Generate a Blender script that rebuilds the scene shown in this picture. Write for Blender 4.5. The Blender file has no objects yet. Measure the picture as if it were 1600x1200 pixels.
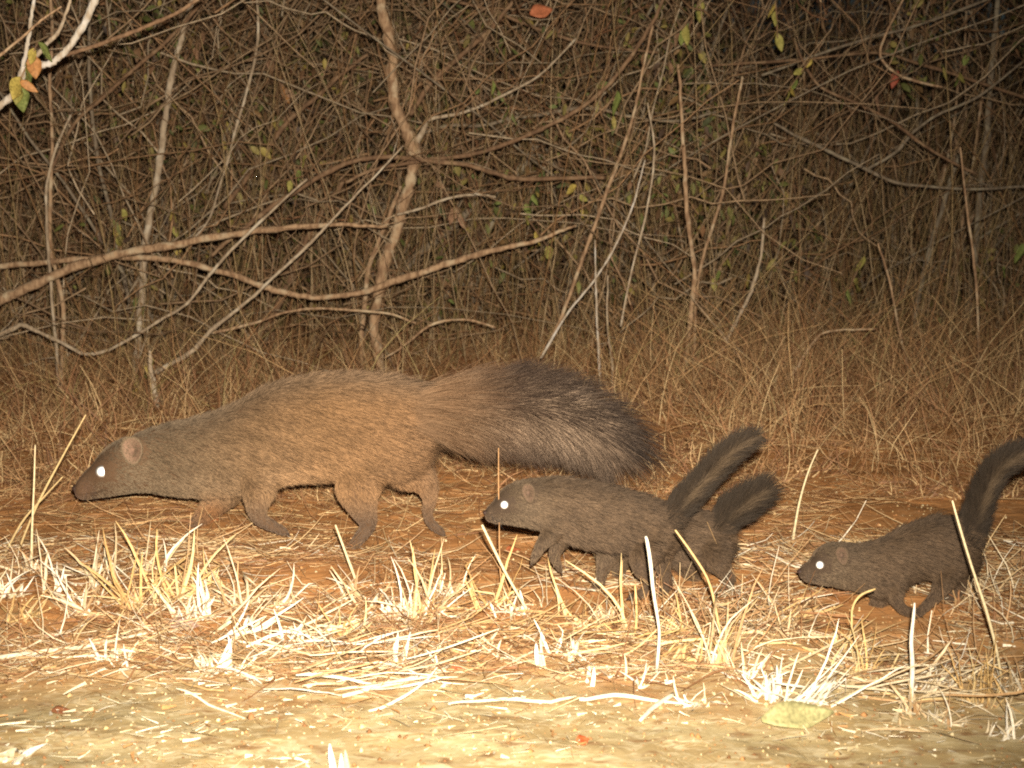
import bpy, math
import numpy as np
from mathutils import Vector

# ------------------------------------------------------------------ camera, sky, flash, exposure
F = 1931.0                      # focal length in pixels of a 1600 wide picture
CAM_H = 0.75
PITCH = math.atan((600 - 244) / F)
scene = bpy.context.scene
cam_d = bpy.data.cameras.new('camera')
cam = bpy.data.objects.new('camera', cam_d)
scene.collection.objects.link(cam)
cam_d.sensor_width = 36.0
cam_d.lens = 36.0 * F / 1600.0
cam_d.clip_start, cam_d.clip_end = 0.05, 500.0
cam.location = (0, 0, CAM_H)
cam.rotation_euler = (math.pi / 2 - PITCH, 0, 0)
cam_d.dof.use_dof = True
cam_d.dof.focus_distance = 2.2
cam_d.dof.aperture_fstop = 7.0
scene.camera = cam

world = bpy.data.worlds.new('World')
scene.world = world
world.use_nodes = True
wn = world.node_tree
sky = wn.nodes.new('ShaderNodeTexSky')
sky.sky_type = 'NISHITA'
sky.sun_disc = False
sky.sun_elevation = math.radians(18)
sky.sun_rotation = math.radians(200)
wn.nodes['Background'].inputs['Strength'].default_value = 0.0035   # night
wn.links.new(sky.outputs[0], wn.nodes['Background'].inputs[0])

fl = bpy.data.lights.new('camera_flash', 'SPOT')       # the flash of the camera that took the picture, just above its lens
fl.energy = 670.0
fl.color = (1.0, 0.865, 0.70)
fl.shadow_soft_size = 0.012
fl.spot_size = math.radians(83)
fl.spot_blend = 1.0
flash = bpy.data.objects.new('camera_flash', fl)
scene.collection.objects.link(flash)
flash.location = (0.022, 0.0, CAM_H + 0.065)
flash.rotation_euler = (math.pi / 2 - PITCH + math.radians(4.6), 0, math.radians(4.8))

vs = scene.view_settings
vs.view_transform = 'Standard'
vs.look = 'None'
vs.gamma = 1.0
vs.use_curve_mapping = False
vs.exposure = 0.0
scene.cycles.filter_width = 2.0
scene.cycles.max_bounces = 4
scene.cycles.diffuse_bounces = 3
scene.cycles.glossy_bounces = 2
scene.cycles.transmission_bounces = 2
scene.cycles.transparent_max_bounces = 4
scene.cycles.use_denoising = False

# ------------------------------------------------------------------ helpers
cp, sp = math.cos(PITCH), math.sin(PITCH)
def P(px, py, Y):
    """world point seen at picture position (px, py) (1600 x 1200) at distance Y"""
    a = (px - 800) / F; b = (600 - py) / F
    dy = cp + b * sp; dz = -sp + b * cp
    t = Y / dy
    return np.array([a * t, Y, CAM_H + dz * t])
def proj(p):
    p = np.asarray(p, float)
    x, y, z = p[..., 0], p[..., 1], p[..., 2] - CAM_H
    d = y * cp - z * sp; u = y * sp + z * cp
    return 800 + F * x / d, 600 - F * u / d
def YG(py):
    """distance of the ground seen at row py"""
    b = (600 - py) / F
    return CAM_H * (cp + b * sp) / (sp - b * cp)

def vnoise(x, y, seed=0):
    xi = np.floor(x).astype(np.int64); yi = np.floor(y).astype(np.int64)
    xf = x - xi; yf = y - yi
    def h(a, b):
        n = (a * 374761393 + b * 668265263 + seed * 982451653) & 0xFFFFFFFF
        n = ((n ^ (n >> 13)) * 1274126177) & 0xFFFFFFFF
        return ((n ^ (n >> 16)) & 0xFFFF) / 65535.0
    u = xf * xf * (3 - 2 * xf); v = yf * yf * (3 - 2 * yf)
    return (h(xi, yi) * (1 - u) + h(xi + 1, yi) * u) * (1 - v) + (h(xi, yi + 1) * (1 - u) + h(xi + 1, yi + 1) * u) * v - 0.5
def gh(x, y):
    """height of the ground"""
    x = np.asarray(x, float); y = np.asarray(y, float)
    near = np.clip((14 - y) / 6, 0, 1) * np.clip((9 - np.abs(x)) / 3, 0, 1)
    h = 0.030 * vnoise(x * 1.3, y * 1.3, 1) + 0.014 * vnoise(x * 5, y * 6, 2) + 0.007 * vnoise(x * 17, y * 17, 3) + 0.004 * vnoise(x * 55, y * 55, 4)
    return h * near + 0.35 * vnoise(x * 0.07, y * 0.07, 5) * np.clip((y - 7) / 20, 0, 1)

def tag(o, label=None, cat=None, group=None, kind=None):
    if label: o['label'] = label
    if cat: o['category'] = cat
    if group: o['group'] = group
    if kind: o['kind'] = kind
    return o
def link(o, parent=None):
    scene.collection.objects.link(o)
    if parent is not None: o.parent = parent
    return o
def empty(name, loc):
    o = bpy.data.objects.new(name, None); o.location = loc; o.empty_display_size = 0.05
    return link(o)
def mesh(name, V, faces, mat, parent=None, smooth=True, tint=None, mats=None):
    """faces: list of (n,k) int arrays"""
    me = bpy.data.meshes.new(name)
    V = np.asarray(V, np.float32)
    if parent is not None: V = V - np.array(parent.location, np.float32)
    if isinstance(faces, np.ndarray): faces = [faces]
    faces = [f for f in faces if len(f)]
    me.vertices.add(len(V)); me.vertices.foreach_set('co', V.ravel())
    nl = sum(f.size for f in faces); nf = sum(len(f) for f in faces)
    me.loops.add(nl); me.loops.foreach_set('vertex_index', np.concatenate([f.ravel() for f in faces]).astype(np.int32))
    me.polygons.add(nf)
    tot = np.concatenate([np.full(len(f), f.shape[1], np.int32) for f in faces])
    st = np.concatenate([[0], np.cumsum(tot)[:-1]]).astype(np.int32)
    me.polygons.foreach_set('loop_start', st); me.polygons.foreach_set('loop_total', tot)
    me.polygons.foreach_set('use_smooth', np.full(nf, smooth))
    me.update(calc_edges=True)
    if tint is not None:
        a = me.attributes.new('tint', 'FLOAT_COLOR', 'POINT')
        t = np.ones((len(V), 4), np.float32); t[:, :3] = tint
        a.data.foreach_set('color', t.ravel())
    me.materials.append(mat)
    return link(bpy.data.objects.new(name, me), parent)
def frames(Pts):
    T = np.gradient(Pts, axis=1)
    T /= np.linalg.norm(T, axis=2, keepdims=True) + 1e-12
    m = np.abs(Pts[:, -1] - Pts[:, 0])
    ref = np.zeros_like(m); ref[np.arange(len(m)), np.argmin(m, axis=1)] = 1
    U = np.cross(T, ref[:, None, :]); U /= np.linalg.norm(U, axis=2, keepdims=True) + 1e-12
    W = np.cross(T, U)
    return T, U, W
def tubes(Pts, R, sides=5, jitter=0.0, rng=None, ends=True):
    """Pts (M,N,3), R (M,N) -> verts, [faces]"""
    M, N = R.shape
    T, U, W = frames(Pts)
    a = np.arange(sides) * 2 * math.pi / sides
    RR = R[:, :, None] * np.ones(sides)
    if jitter and rng is not None: RR = RR * (1 + jitter * rng.uniform(-1, 1, RR.shape))
    V = Pts[:, :, None, :] + RR[..., None] * (np.cos(a)[None, None, :, None] * U[:, :, None, :] + np.sin(a)[None, None, :, None] * W[:, :, None, :])
    base = (np.arange(M) * N * sides)[:, None, None]
    i = np.arange(N - 1)[None, :, None] * sides; j = np.arange(sides)[None, None, :]; j2 = (j + 1) % sides
    Fq = np.stack([base + i + j, base + i + j2, base + i + sides + j2, base + i + sides + j], -1).reshape(-1, 4)
    fs = [Fq]
    if ends:
        b = (np.arange(M) * N * sides)[:, None]
        fs.append(b + np.arange(sides)[None, ::-1]); fs.append(b + (N - 1) * sides + np.arange(sides)[None, :])
    return V.reshape(-1, 3), fs
def ribbons(Pts, Wd, rng, fold=0.0, side=None):
    """flat or V folded blades. Pts (M,N,3), Wd (M,N)"""
    M, N = Wd.shape
    T = np.gradient(Pts, axis=1); T /= np.linalg.norm(T, axis=2, keepdims=True) + 1e-12
    if side is None:
        side = rng.normal(size=(M, 3))
    S = np.cross(T, np.cross(side[:, None, :] * np.ones((1, N, 1)), T)); S /= np.linalg.norm(S, axis=2, keepdims=True) + 1e-12
    if fold:
        Nn = np.cross(T, S)
        V = np.stack([Pts - S * Wd[..., None] / 2, Pts + Nn * Wd[..., None] * fold, Pts + S * Wd[..., None] / 2], 2)
        k = 3
    else:
        V = np.stack([Pts - S * Wd[..., None] / 2, Pts + S * Wd[..., None] / 2], 2); k = 2
    base = (np.arange(M) * N * k)[:, None, None]; i = np.arange(N - 1)[None, :, None] * k; j = np.arange(k - 1)[None, None, :]
    Fq = np.stack([base + i + j, base + i + j + 1, base + i + j + 1 + k, base + i + j + k], -1).reshape(-1, 4)
    return V.reshape(-1, 3), Fq, N * k
def smooth_path(pts, n=24):
    """Catmull-Rom through the given rows (any width), n samples"""
    p = np.asarray(pts, float)
    if len(p) == 2:
        t = np.linspace(0, 1, n)[:, None]; return p[0] * (1 - t) + p[1] * t
    q = np.vstack([2 * p[0] - p[1], p, 2 * p[-1] - p[-2]])
    s = np.linspace(0, len(p) - 1 - 1e-6, n); i = s.astype(int); t = (s - i)[:, None]
    a, b, c, d = q[i], q[i + 1], q[i + 2], q[i + 3]
    return 0.5 * (2 * b + (c - a) * t + (2 * a - 5 * b + 4 * c - d) * t * t + (3 * b - a - 3 * c + d) * t ** 3)

# ------------------------------------------------------------------ materials
def lin(r, g, b):
    f = lambda c: (c / 255 / 12.92) if c / 255 <= 0.04045 else ((c / 255 + 0.055) / 1.055) ** 2.4
    return (f(r), f(g), f(b), 1)
def new_mat(name, rough=0.85, spec=0.2):
    m = bpy.data.materials.new(name); m.use_nodes = True
    b = m.node_tree.nodes['Principled BSDF']
    b.inputs['Roughness'].default_value = rough
    b.inputs['Specular IOR Level'].default_value = spec
    return m, m.node_tree, b
def noise_mix(nt, ca, cb, scale, vec=None, lo=0.35, hi=0.65, detail=4, distort=0.0):
    n = nt.nodes.new('ShaderNodeTexNoise'); n.inputs['Scale'].default_value = scale; n.inputs['Detail'].default_value = detail
    n.inputs['Distortion'].default_value = distort
    if vec: nt.links.new(vec, n.inputs['Vector'])
    r = nt.nodes.new('ShaderNodeMapRange'); r.inputs[1].default_value = lo; r.inputs[2].default_value = hi
    nt.links.new(n.outputs[0], r.inputs[0])
    x = nt.nodes.new('ShaderNodeMix'); x.data_type = 'RGBA'
    nt.links.new(r.outputs[0], x.inputs[0])
    for k, c in ((6, ca), (7, cb)):
        if isinstance(c, tuple): x.inputs[k].default_value = c
        else: nt.links.new(c, x.inputs[k])
    return x.outputs[2]
def bump(nt, bsdf, scale, strength, dist=0.002, vec=None):
    n = nt.nodes.new('ShaderNodeTexNoise'); n.inputs['Scale'].default_value = scale; n.inputs['Detail'].default_value = 6
    if vec: nt.links.new(vec, n.inputs['Vector'])
    b = nt.nodes.new('ShaderNodeBump'); b.inputs['Strength'].default_value = strength; b.inputs['Distance'].default_value = dist
    nt.links.new(n.outputs[0], b.inputs['Height']); nt.links.new(b.outputs[0], bsdf.inputs['Normal'])
def bark_mat(name, a, b, c, rough=0.8):
    m, nt, bs = new_mat(name, rough)
    g = nt.nodes.new('ShaderNodeNewGeometry'); mp = nt.nodes.new('ShaderNodeMapping')
    mp.inputs['Scale'].default_value = (1, 1, 0.3)
    nt.links.new(g.outputs['Position'], mp.inputs[0])
    c1 = noise_mix(nt, a, b, 90, mp.outputs[0], 0.4, 0.6)
    c2 = noise_mix(nt, c1, c, 22, g.outputs['Position'], 0.52, 0.66)
    nt.links.new(c2, bs.inputs['Base Color']); bump(nt, bs, 130, 1.0, 0.004, mp.outputs[0])
    return m
def tint_mat(name, rough=0.8, spec=0.2, scale=300, var=0.25, transl=0.0):
    m, nt, bs = new_mat(name, rough, spec)
    at = nt.nodes.new('ShaderNodeAttribute'); at.attribute_name = 'tint'
    g = nt.nodes.new('ShaderNodeNewGeometry')
    n = nt.nodes.new('ShaderNodeTexNoise'); n.inputs['Scale'].default_value = scale; n.inputs['Detail'].default_value = 3
    nt.links.new(g.outputs['Position'], n.inputs['Vector'])
    r = nt.nodes.new('ShaderNodeMapRange'); r.inputs[1].default_value = 0.3; r.inputs[2].default_value = 0.7
    r.inputs[3].default_value = 1 - var; r.inputs[4].default_value = 1 + var
    nt.links.new(n.outputs[0], r.inputs[0])
    v = nt.nodes.new('ShaderNodeVectorMath'); v.operation = 'SCALE'
    nt.links.new(at.outputs['Color'], v.inputs[0]); nt.links.new(r.outputs[0], v.inputs['Scale'])
    nt.links.new(v.outputs[0], bs.inputs['Base Color'])
    return m

M_TAN = bark_mat('tan_bark', (0.48, 0.32, 0.19, 1), (0.27, 0.165, 0.095, 1), (0.56, 0.44, 0.29, 1))
M_BROWN = bark_mat('brown_bark', (0.25, 0.15, 0.085, 1), (0.16, 0.095, 0.055, 1), (0.33, 0.22, 0.13, 1))
M_PALE = bark_mat('pale_bark', (0.50, 0.40, 0.28, 1), (0.33, 0.25, 0.17, 1), (0.58, 0.50, 0.38, 1))
M_WHITE = bark_mat('bleached_wood', (0.62, 0.56, 0.47, 1), (0.45, 0.36, 0.26, 1), (0.70, 0.66, 0.6, 1))
M_GREY = bark_mat('grey_bark', (0.30, 0.24, 0.17, 1), (0.19, 0.15, 0.105, 1), (0.36, 0.31, 0.22, 1))
M_TWIG = tint_mat('twig', 0.8, 0.15, 60, 0.35)
M_STRAW = tint_mat('straw', 0.6, 0.3, 250, 0.22)
M_LEAF = tint_mat('leaf', 0.6, 0.3, 180, 0.3)

# ground: red brown soil with litter, pale sand of the track in front
m, nt, bs = new_mat('soil', 0.95, 0.1)
g = nt.nodes.new('ShaderNodeNewGeometry'); sx = nt.nodes.new('ShaderNodeSeparateXYZ')
nt.links.new(g.outputs['Position'], sx.inputs[0])
mp = nt.nodes.new('ShaderNodeMapping'); mp.inputs['Scale'].default_value = (0.45, 1.0, 1); nt.links.new(g.outputs['Position'], mp.inputs[0])
red = noise_mix(nt, (0.42, 0.195, 0.070, 1), (0.60, 0.30, 0.115, 1), 26, mp.outputs[0], 0.35, 0.65, 8, 0.6)
red = noise_mix(nt, red, (0.62, 0.36, 0.17, 1), 75, mp.outputs[0], 0.54, 0.70, 6, 0.8)
sand = noise_mix(nt, (0.49, 0.400, 0.215, 1), (0.40, 0.29, 0.135, 1), 16, mp.outputs[0], 0.36, 0.66, 8, 0.5)
sand = noise_mix(nt, sand, (0.62, 0.53, 0.33, 1), 80, mp.outputs[0], 0.48, 0.66, 8, 1.0)
sand = noise_mix(nt, sand, (0.28, 0.17, 0.08, 1), 48, mp.outputs[0], 0.56, 0.70, 6, 0.5)
wob = nt.nodes.new('ShaderNodeTexNoise'); wob.inputs['Scale'].default_value = 3.5; wob.inputs['Detail'].default_value = 7; wob.inputs['Roughness'].default_value = 0.7
nt.links.new(g.outputs['Position'], wob.inputs['Vector'])
ma = nt.nodes.new('ShaderNodeMath'); ma.operation = 'MULTIPLY_ADD'; ma.inputs[1].default_value = 0.9
nt.links.new(wob.outputs[0], ma.inputs[0]); nt.links.new(sx.outputs['Y'], ma.inputs[2])
rg = nt.nodes.new('ShaderNodeMapRange'); rg.inputs[1].default_value = 2.05; rg.inputs[2].default_value = 2.42
nt.links.new(ma.outputs[0], rg.inputs[0])
mx = nt.nodes.new('ShaderNodeMix'); mx.data_type = 'RGBA'
nt.links.new(rg.outputs[0], mx.inputs[0]); nt.links.new(sand, mx.inputs[6]); nt.links.new(red, mx.inputs[7])
nt.links.new(mx.outputs[2], bs.inputs['Base Color']); bump(nt, bs, 120, 0.8, 0.006)
M_SOIL = m

# ------------------------------------------------------------------ ground
gx = np.concatenate([[-80, -40, -20, -12, -8, -6], np.linspace(-4.4, 4.4, 420), [6, 8, 12, 20, 40, 80]])
gy = np.concatenate([[-40, -12, -4, -1, 0.2], np.linspace(0.9, 3.4, 330), np.linspace(3.42, 8.5, 150), [10, 13, 18, 30, 60, 140]])
X, Yg = np.meshgrid(gx, gy)
V = np.stack([X, Yg, gh(X, Yg)], -1).reshape(-1, 3)
nx, ny = len(gx), len(gy)
i = (np.arange(ny - 1)[:, None] * nx + np.arange(nx - 1)[None, :]).ravel()
ground = mesh('ground', V, np.stack([i, i + 1, i + nx + 1, i + nx], -1), M_SOIL)
tag(ground, kind='structure')

# ------------------------------------------------------------------ the thicket: random background growth (uncountable)
rng = np.random.default_rng(7)
FRONT = lambda x: 4.15 + 0.35 * np.clip(x - 0.2, 0, 2) + 0.25 * vnoise(np.asarray(x) * 1.5, np.asarray(x) * 0 + 3.3, 9)
def pick(cols, n, rng, var=0.2):
    cols = np.array(cols); c = cols[rng.integers(0, len(cols), n)]
    return c * (1 + var * rng.uniform(-1, 1, (n, 1)))
TWIGC = [(0.26, 0.15, 0.08), (0.20, 0.13, 0.07), (0.30, 0.20, 0.12), (0.16, 0.11, 0.06), (0.34, 0.24, 0.15), (0.22, 0.17, 0.08), (0.30, 0.15, 0.08)]
TWIGC2 = [(0.40, 0.28, 0.17), (0.30, 0.20, 0.12), (0.48, 0.38, 0.26), (0.25, 0.15, 0.08), (0.36, 0.22, 0.12)]
def curved(start, direc, L, n, bend, rng, wig=0.02):
    """random gently bending paths. start (M,3) direc (M,3) unit, L (M,)"""
    M = len(L); t = np.linspace(0, 1, n)[None, :, None]
    b = rng.normal(size=(M, 3)); b -= (b * direc).sum(1, keepdims=True) * direc
    b *= (bend * rng.uniform(0.2, 1, M))[:, None]
    p = start[:, None, :] + L[:, None, None] * (t * direc[:, None, :] + t * t * b[:, None, :])
    w = np.cumsum(rng.normal(size=(M, n, 3)), axis=1) * wig * L[:, None, None] / math.sqrt(n); w -= w[:, :1]
    return p + w
def unit(v): return v / (np.linalg.norm(v, axis=-1, keepdims=True) + 1e-12)
def rep(c, k): return np.repeat(c, k, axis=0)

def gap(x, y, z):
    u = x / y * 4.3; v = z / y * 4.3
    return 0.65 * vnoise(u * 1.9 + 7, v * 1.9, 61) + 0.45 * vnoise(u * 5.1, v * 5.1, 62) + 0.19 - 0.20 * np.clip(u * 0.8, -0.5, 1.3)
def stuff_twigs(name, M, y0, y1, z0, z1, Lr, Rr, updir, n, sides, cols, bend=0.35, wig=0.05, xs=1.36, zpow=1.0, var=0.3):
    y = rng.uniform(y0, y1, M)
    x = rng.uniform(-1, 1, M) * (0.44 * y * xs)
    y = y + (FRONT(x) - 4.15)
    z = z0 + (z1 - z0) * rng.uniform(0, 1, M) ** zpow
    if z1 > 0.5:
        kp = gap(x, y, z) > rng.uniform(-0.12, 0.12, M)
        x, y, z = x[kp], y[kp], z[kp]; M = len(x)
    d = unit(rng.normal(size=(M, 3)) * np.array([1, 0.6, 1]) + np.array(updir))
    L = rng.uniform(*Lr, M)
    st = np.stack([x, y, z], -1)
    p = curved(st, d, L, n, bend, rng, wig)
    p[..., 2] = np.maximum(p[..., 2], 0.01)
    R = (rng.uniform(Rr[0] ** 0.5, Rr[1] ** 0.5, M) ** 2)[:, None] * np.linspace(1, 0.45, n)[None, :]
    Vv, fs = tubes(p, R, sides, ends=False)
    return mesh(name, Vv, fs, M_TWIG, tint=rep(pick(cols, M, rng, var), n * sides))
tag(stuff_twigs('thicket_twigs', 7800, 5.7, 8.6, 0.0, 2.3, (0.3, 1.2), (0.002, 0.008), (0.1, 0, 0.6), 7, 4, TWIGC), kind='stuff')
tag(stuff_twigs('thicket_twigs', 6000, 4.6, 6.4, 0.0, 1.9, (0.15, 0.7), (0.0012, 0.0040), (0, 0, 0.2), 9, 3, TWIGC, 0.6, 0.10), kind='stuff')
tag(stuff_twigs('thicket_twigs', 3100, 4.15, 5.6, 0.0, 1.8, (0.3, 1.3), (0.0015, 0.0045), (0.25, 0, 0.6), 10, 4, TWIGC2, 0.5, 0.07), kind='stuff')
tag(stuff_twigs('far_brush', 5000, 8.6, 10.5, 0.0, 0.45, (1.0, 3.2), (0.004, 0.016), (0.1, 0, 1.6), 7, 3, TWIGC), kind='stuff')
# upright grass stems standing through the thicket
tag(stuff_twigs('dry_grass_stems', 1700, 4.15, 6.0, -0.02, 0.05, (0.5, 1.5), (0.0010, 0.0028), (0.1, 0, 4.2), 8, 4,
    [(0.34, 0.24, 0.12), (0.24, 0.17, 0.08), (0.42, 0.31, 0.18), (0.26, 0.15, 0.07)], 0.22, 0.02), kind='stuff')
def leaves(name, M, xyz, size, cols, lw=0.5, rng=rng, droop=0.3, kind='stuff', parent=None):
    """pointed oval leaves, folded along the midrib"""
    L = rng.uniform(*size, M); d = unit(rng.normal(size=(M, 3)) + np.array([0, -0.2, -0.8]))
    t = np.linspace(0, 1, 5)
    p = xyz[:, None, :] + L[:, None, None] * (t[None, :, None] * d[:, None, :]); p[..., 2] -= droop * L[:, None] * t ** 2
    w = L[:, None] * lw * np.array([0.08, 0.8, 1.0, 0.7, 0.02])[None, :] * rng.uniform(0.7, 1.1, (M, 1))
    Vv, Fq, k = ribbons(p, w, rng, fold=0.18, side=rng.normal(size=(M, 3)) * np.array([1, 0.5, 1]))
    o = mesh(name, Vv, Fq, M_LEAF, parent, tint=rep(pick(cols, M, rng, 0.3), k))
    return tag(o, kind=kind) if kind else o
LEAFC = [(0.16, 0.125, 0.035), (0.10, 0.11, 0.03), (0.19, 0.115, 0.05), (0.15, 0.085, 0.042), (0.28, 0.22, 0.06), (0.08, 0.09, 0.035), (0.22, 0.12, 0.06), (0.10, 0.06, 0.035), (0.13, 0.14, 0.04), (0.07, 0.045, 0.03)]
def cloud(M, y0, y1, z0, z1, clump=60, spread=0.22):
    c = np.stack([rng.uniform(-1, 1, clump), rng.uniform(y0, y1, clump), rng.uniform(z0, z1, clump)], -1)
    c[:, 0] *= 0.57 * c[:, 1]; c[:, 1] += FRONT(c[:, 0]) - 4.15
    k = rng.integers(0, clump, M)
    p = c[k] + rng.normal(size=(M, 3)) * spread
    p[:, 2] = np.abs(p[:, 2])
    return p[gap(p[:, 0], p[:, 1], p[:, 2]) > -0.02]
lc = cloud(28000, 6.3, 9.2, 0, 2.5, 500, 0.3)
leaves('thicket_leaves', len(lc), lc, (0.03, 0.085), LEAFC)
lc = cloud(17000, 4.4, 6.0, 0.1, 1.9, 360, 0.12)
leaves('thicket_leaves', len(lc), lc, (0.016, 0.050), LEAFC + [(0.20, 0.20, 0.06), (0.15, 0.18, 0.055), (0.30, 0.25, 0.08)])

# ------------------------------------------------------------------ dry grass and litter (uncountable)
STRAWC = [(0.46, 0.30, 0.145), (0.38, 0.225, 0.105), (0.30, 0.155, 0.072), (0.55, 0.40, 0.21), (0.33, 0.19, 0.09), (0.24, 0.12, 0.058)]
PALEC = [(0.64, 0.55, 0.38), (0.52, 0.39, 0.22), (0.72, 0.66, 0.52), (0.44, 0.28, 0.14), (0.58, 0.46, 0.28)]
def blades(name, x, y, L, W, tilt, cols, n=5, bend=0.6, z=0.0, var=0.25, az=None, flat=False):
    M = len(x); a = rng.uniform(0, 2 * math.pi, M) if az is None else az
    ce, se = np.sin(tilt), np.cos(tilt)              # tilt from vertical
    d = np.stack([np.cos(a) * ce, np.sin(a) * ce, se], -1)
    p = curved(np.stack([x, y, gh(x, y) + z], -1), d, L, n, bend, rng, 0.03)
    g_ = gh(p[..., 0], p[..., 1]) + 0.002
    p[..., 2] = np.maximum(p[..., 2], g_ + (rng.uniform(0, 0.012, M)[:, None] if flat else 0))
    w = W[:, None] * np.linspace(1, 0.3, n)[None, :]
    Vv, Fq, k = ribbons(p, w, rng)
    return tag(mesh(name, Vv, Fq, M_STRAW, tint=rep(pick(cols, M, rng, var), k)), kind='stuff')
def clear(x, y):      # little straw right before the last pup's feet
    r_ = x / y
    return ~((r_ > 0.26) & (r_ < 0.36) & (y > 1.80) & (y < 2.03))
def band(M, y0, y1, pw=1.0):
    y = y0 + (y1 - y0) * rng.uniform(0, 1, M) ** pw
    return rng.uniform(-1, 1, M) * 0.56 * y, y
# tangled grass behind the animals
x, y = band(21000, 2.62, 5.2, 1.3); den = (vnoise(x * 3, y * 3, 21) + vnoise(x * 8, y * 8, 22)) > -0.28; x, y = x[den], y[den]
blades('tangled_grass', x, y, rng.uniform(0.05, 0.20, len(x)) * np.clip((y - 2.2) / 1.3, 0.30, 1.0), rng.uniform(0.0014, 0.0042, len(x)), rng.uniform(0.3, 1.5, len(x)), [tuple(1.12 * v for v in c) for c in STRAWC] + [(0.20, 0.10, 0.05)], z=0.0)
x, y = band(4500, 3.3, 4.9); den = vnoise(x * 2, y * 2, 31) > -0.2 - 0.2 * (x > 0.5); x, y = x[den], y[den]
blades('tangled_grass', x, y, rng.uniform(0.10, 0.34, len(x)), rng.uniform(0.0012, 0.0034, len(x)), np.abs(rng.normal(0, 0.42, len(x))), [tuple(1.1 * v for v in c) for c in STRAWC] + [(0.34, 0.27, 0.11), (0.16, 0.10, 0.05)], bend=0.8)
x, y = band(6000, 2.75, 4.4); den = (x / y > 0.09) & (vnoise(x * 3, y * 3, 33) > -0.05 - 0.5 * (x / y - 0.2)); x, y = x[den], y[den]
blades('wispy_grass', x, y, rng.uniform(0.10, 0.34, len(x)) * np.clip((y - 2.2) / 1.4, 0.4, 1.1), rng.uniform(0.0012, 0.0030, len(x)), np.abs(rng.normal(0.1, 0.42, len(x))), [tuple(1.15 * v for v in c) for c in STRAWC[:5]], n=6, bend=1.0)
# loose straws lying on the soil
x, y = band(17000, 2.15, 4.0, 0.95); den = vnoise(x * 4, y * 6, 41) > -0.15; x, y = x[den], y[den]
az = rng.normal(0, 0.8, len(x)) + math.pi * (rng.uniform(size=len(x)) > 0.5)
blades('fallen_straw', x, y, rng.uniform(0.02, 0.13, len(x)), rng.uniform(0.0008, 0.0024, len(x)), rng.uniform(1.25, 1.57, len(x)), STRAWC + [(0.62, 0.44, 0.22), (0.58, 0.36, 0.17), (0.18, 0.085, 0.04)], az=az, bend=0.35, flat=True)
x, y = band(9500, 1.70, 2.32); den = (vnoise(x * 5, y * 8, 43) > -0.12) & clear(x, y); x, y = x[den], y[den]
az = rng.normal(0, 1.0, len(x)) + math.pi * (rng.uniform(size=len(x)) > 0.5)
blades('fallen_straw', x, y, rng.uniform(0.02, 0.12, len(x)), rng.uniform(0.0010, 0.0036, len(x)), np.where(y > 2.0, rng.uniform(1.42, 1.57, len(x)), rng.uniform(1.15, 1.57, len(x))), PALEC + STRAWC + STRAWC[3:] + [(0.22, 0.11, 0.05)], az=az, bend=0.5, flat=True)
x, y = band(2400, 1.78, 2.12); den = (vnoise(x * 7, y * 9, 47) > 0.0) & clear(x, y); x, y = x[den], y[den]
blades('stubble_grass', x, y, rng.uniform(0.02, 0.09, len(x)), rng.uniform(0.0012, 0.0036, len(x)), np.abs(rng.normal(0.3, 0.5, len(x))), PALEC + STRAWC, bend=1.0)
# chips of straw on the sandy track
x, y = band(5500, 1.25, 1.90); den = vnoise(x * 6, y * 14, 44) > -0.06; x, y = x[den], y[den]
az = rng.normal(0, 0.9, len(x)) + math.pi * (rng.uniform(size=len(x)) > 0.5)
blades('straw_chips', x, y, 0.003 + rng.exponential(0.011, len(x)), 0.0007 + rng.exponential(0.0012, len(x)), rng.uniform(1.5, 1.57, len(x)), [(0.78, 0.72, 0.52), (0.72, 0.64, 0.42), (0.66, 0.54, 0.32), (0.46, 0.25, 0.10), (0.76, 0.7, 0.55)], n=3, az=az, bend=0.15, flat=True)
# small crumbs of soil
Mc = 16000; x, y = band(Mc, 1.25, 2.8)
r = 0.0006 + rng.exponential(0.0009, Mc); o8 = np.array([[1, 0, 0], [-1, 0, 0], [0, 1, 0], [0, -1, 0], [0, 0, 1], [0, 0, -0.6]])
Vc = np.stack([x, y, gh(x, y)], -1)[:, None, :] + o8[None] * r[:, None, None] * rng.uniform(0.6, 1.3, (Mc, 6, 1))
f8 = np.array([[0, 2, 4], [2, 1, 4], [1, 3, 4], [3, 0, 4], [2, 0, 5], [1, 2, 5], [3, 1, 5], [0, 3, 5]])
tag(mesh('soil_crumbs', Vc.reshape(-1, 3), (np.arange(Mc)[:, None, None] * 6 + f8[None]).reshape(-1, 3), M_TWIG, tint=rep(pick([(0.42, 0.22, 0.09), (0.28, 0.14, 0.06), (0.55, 0.40, 0.20), (0.6, 0.5, 0.3)], Mc, rng), 6)), kind='stuff')

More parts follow.
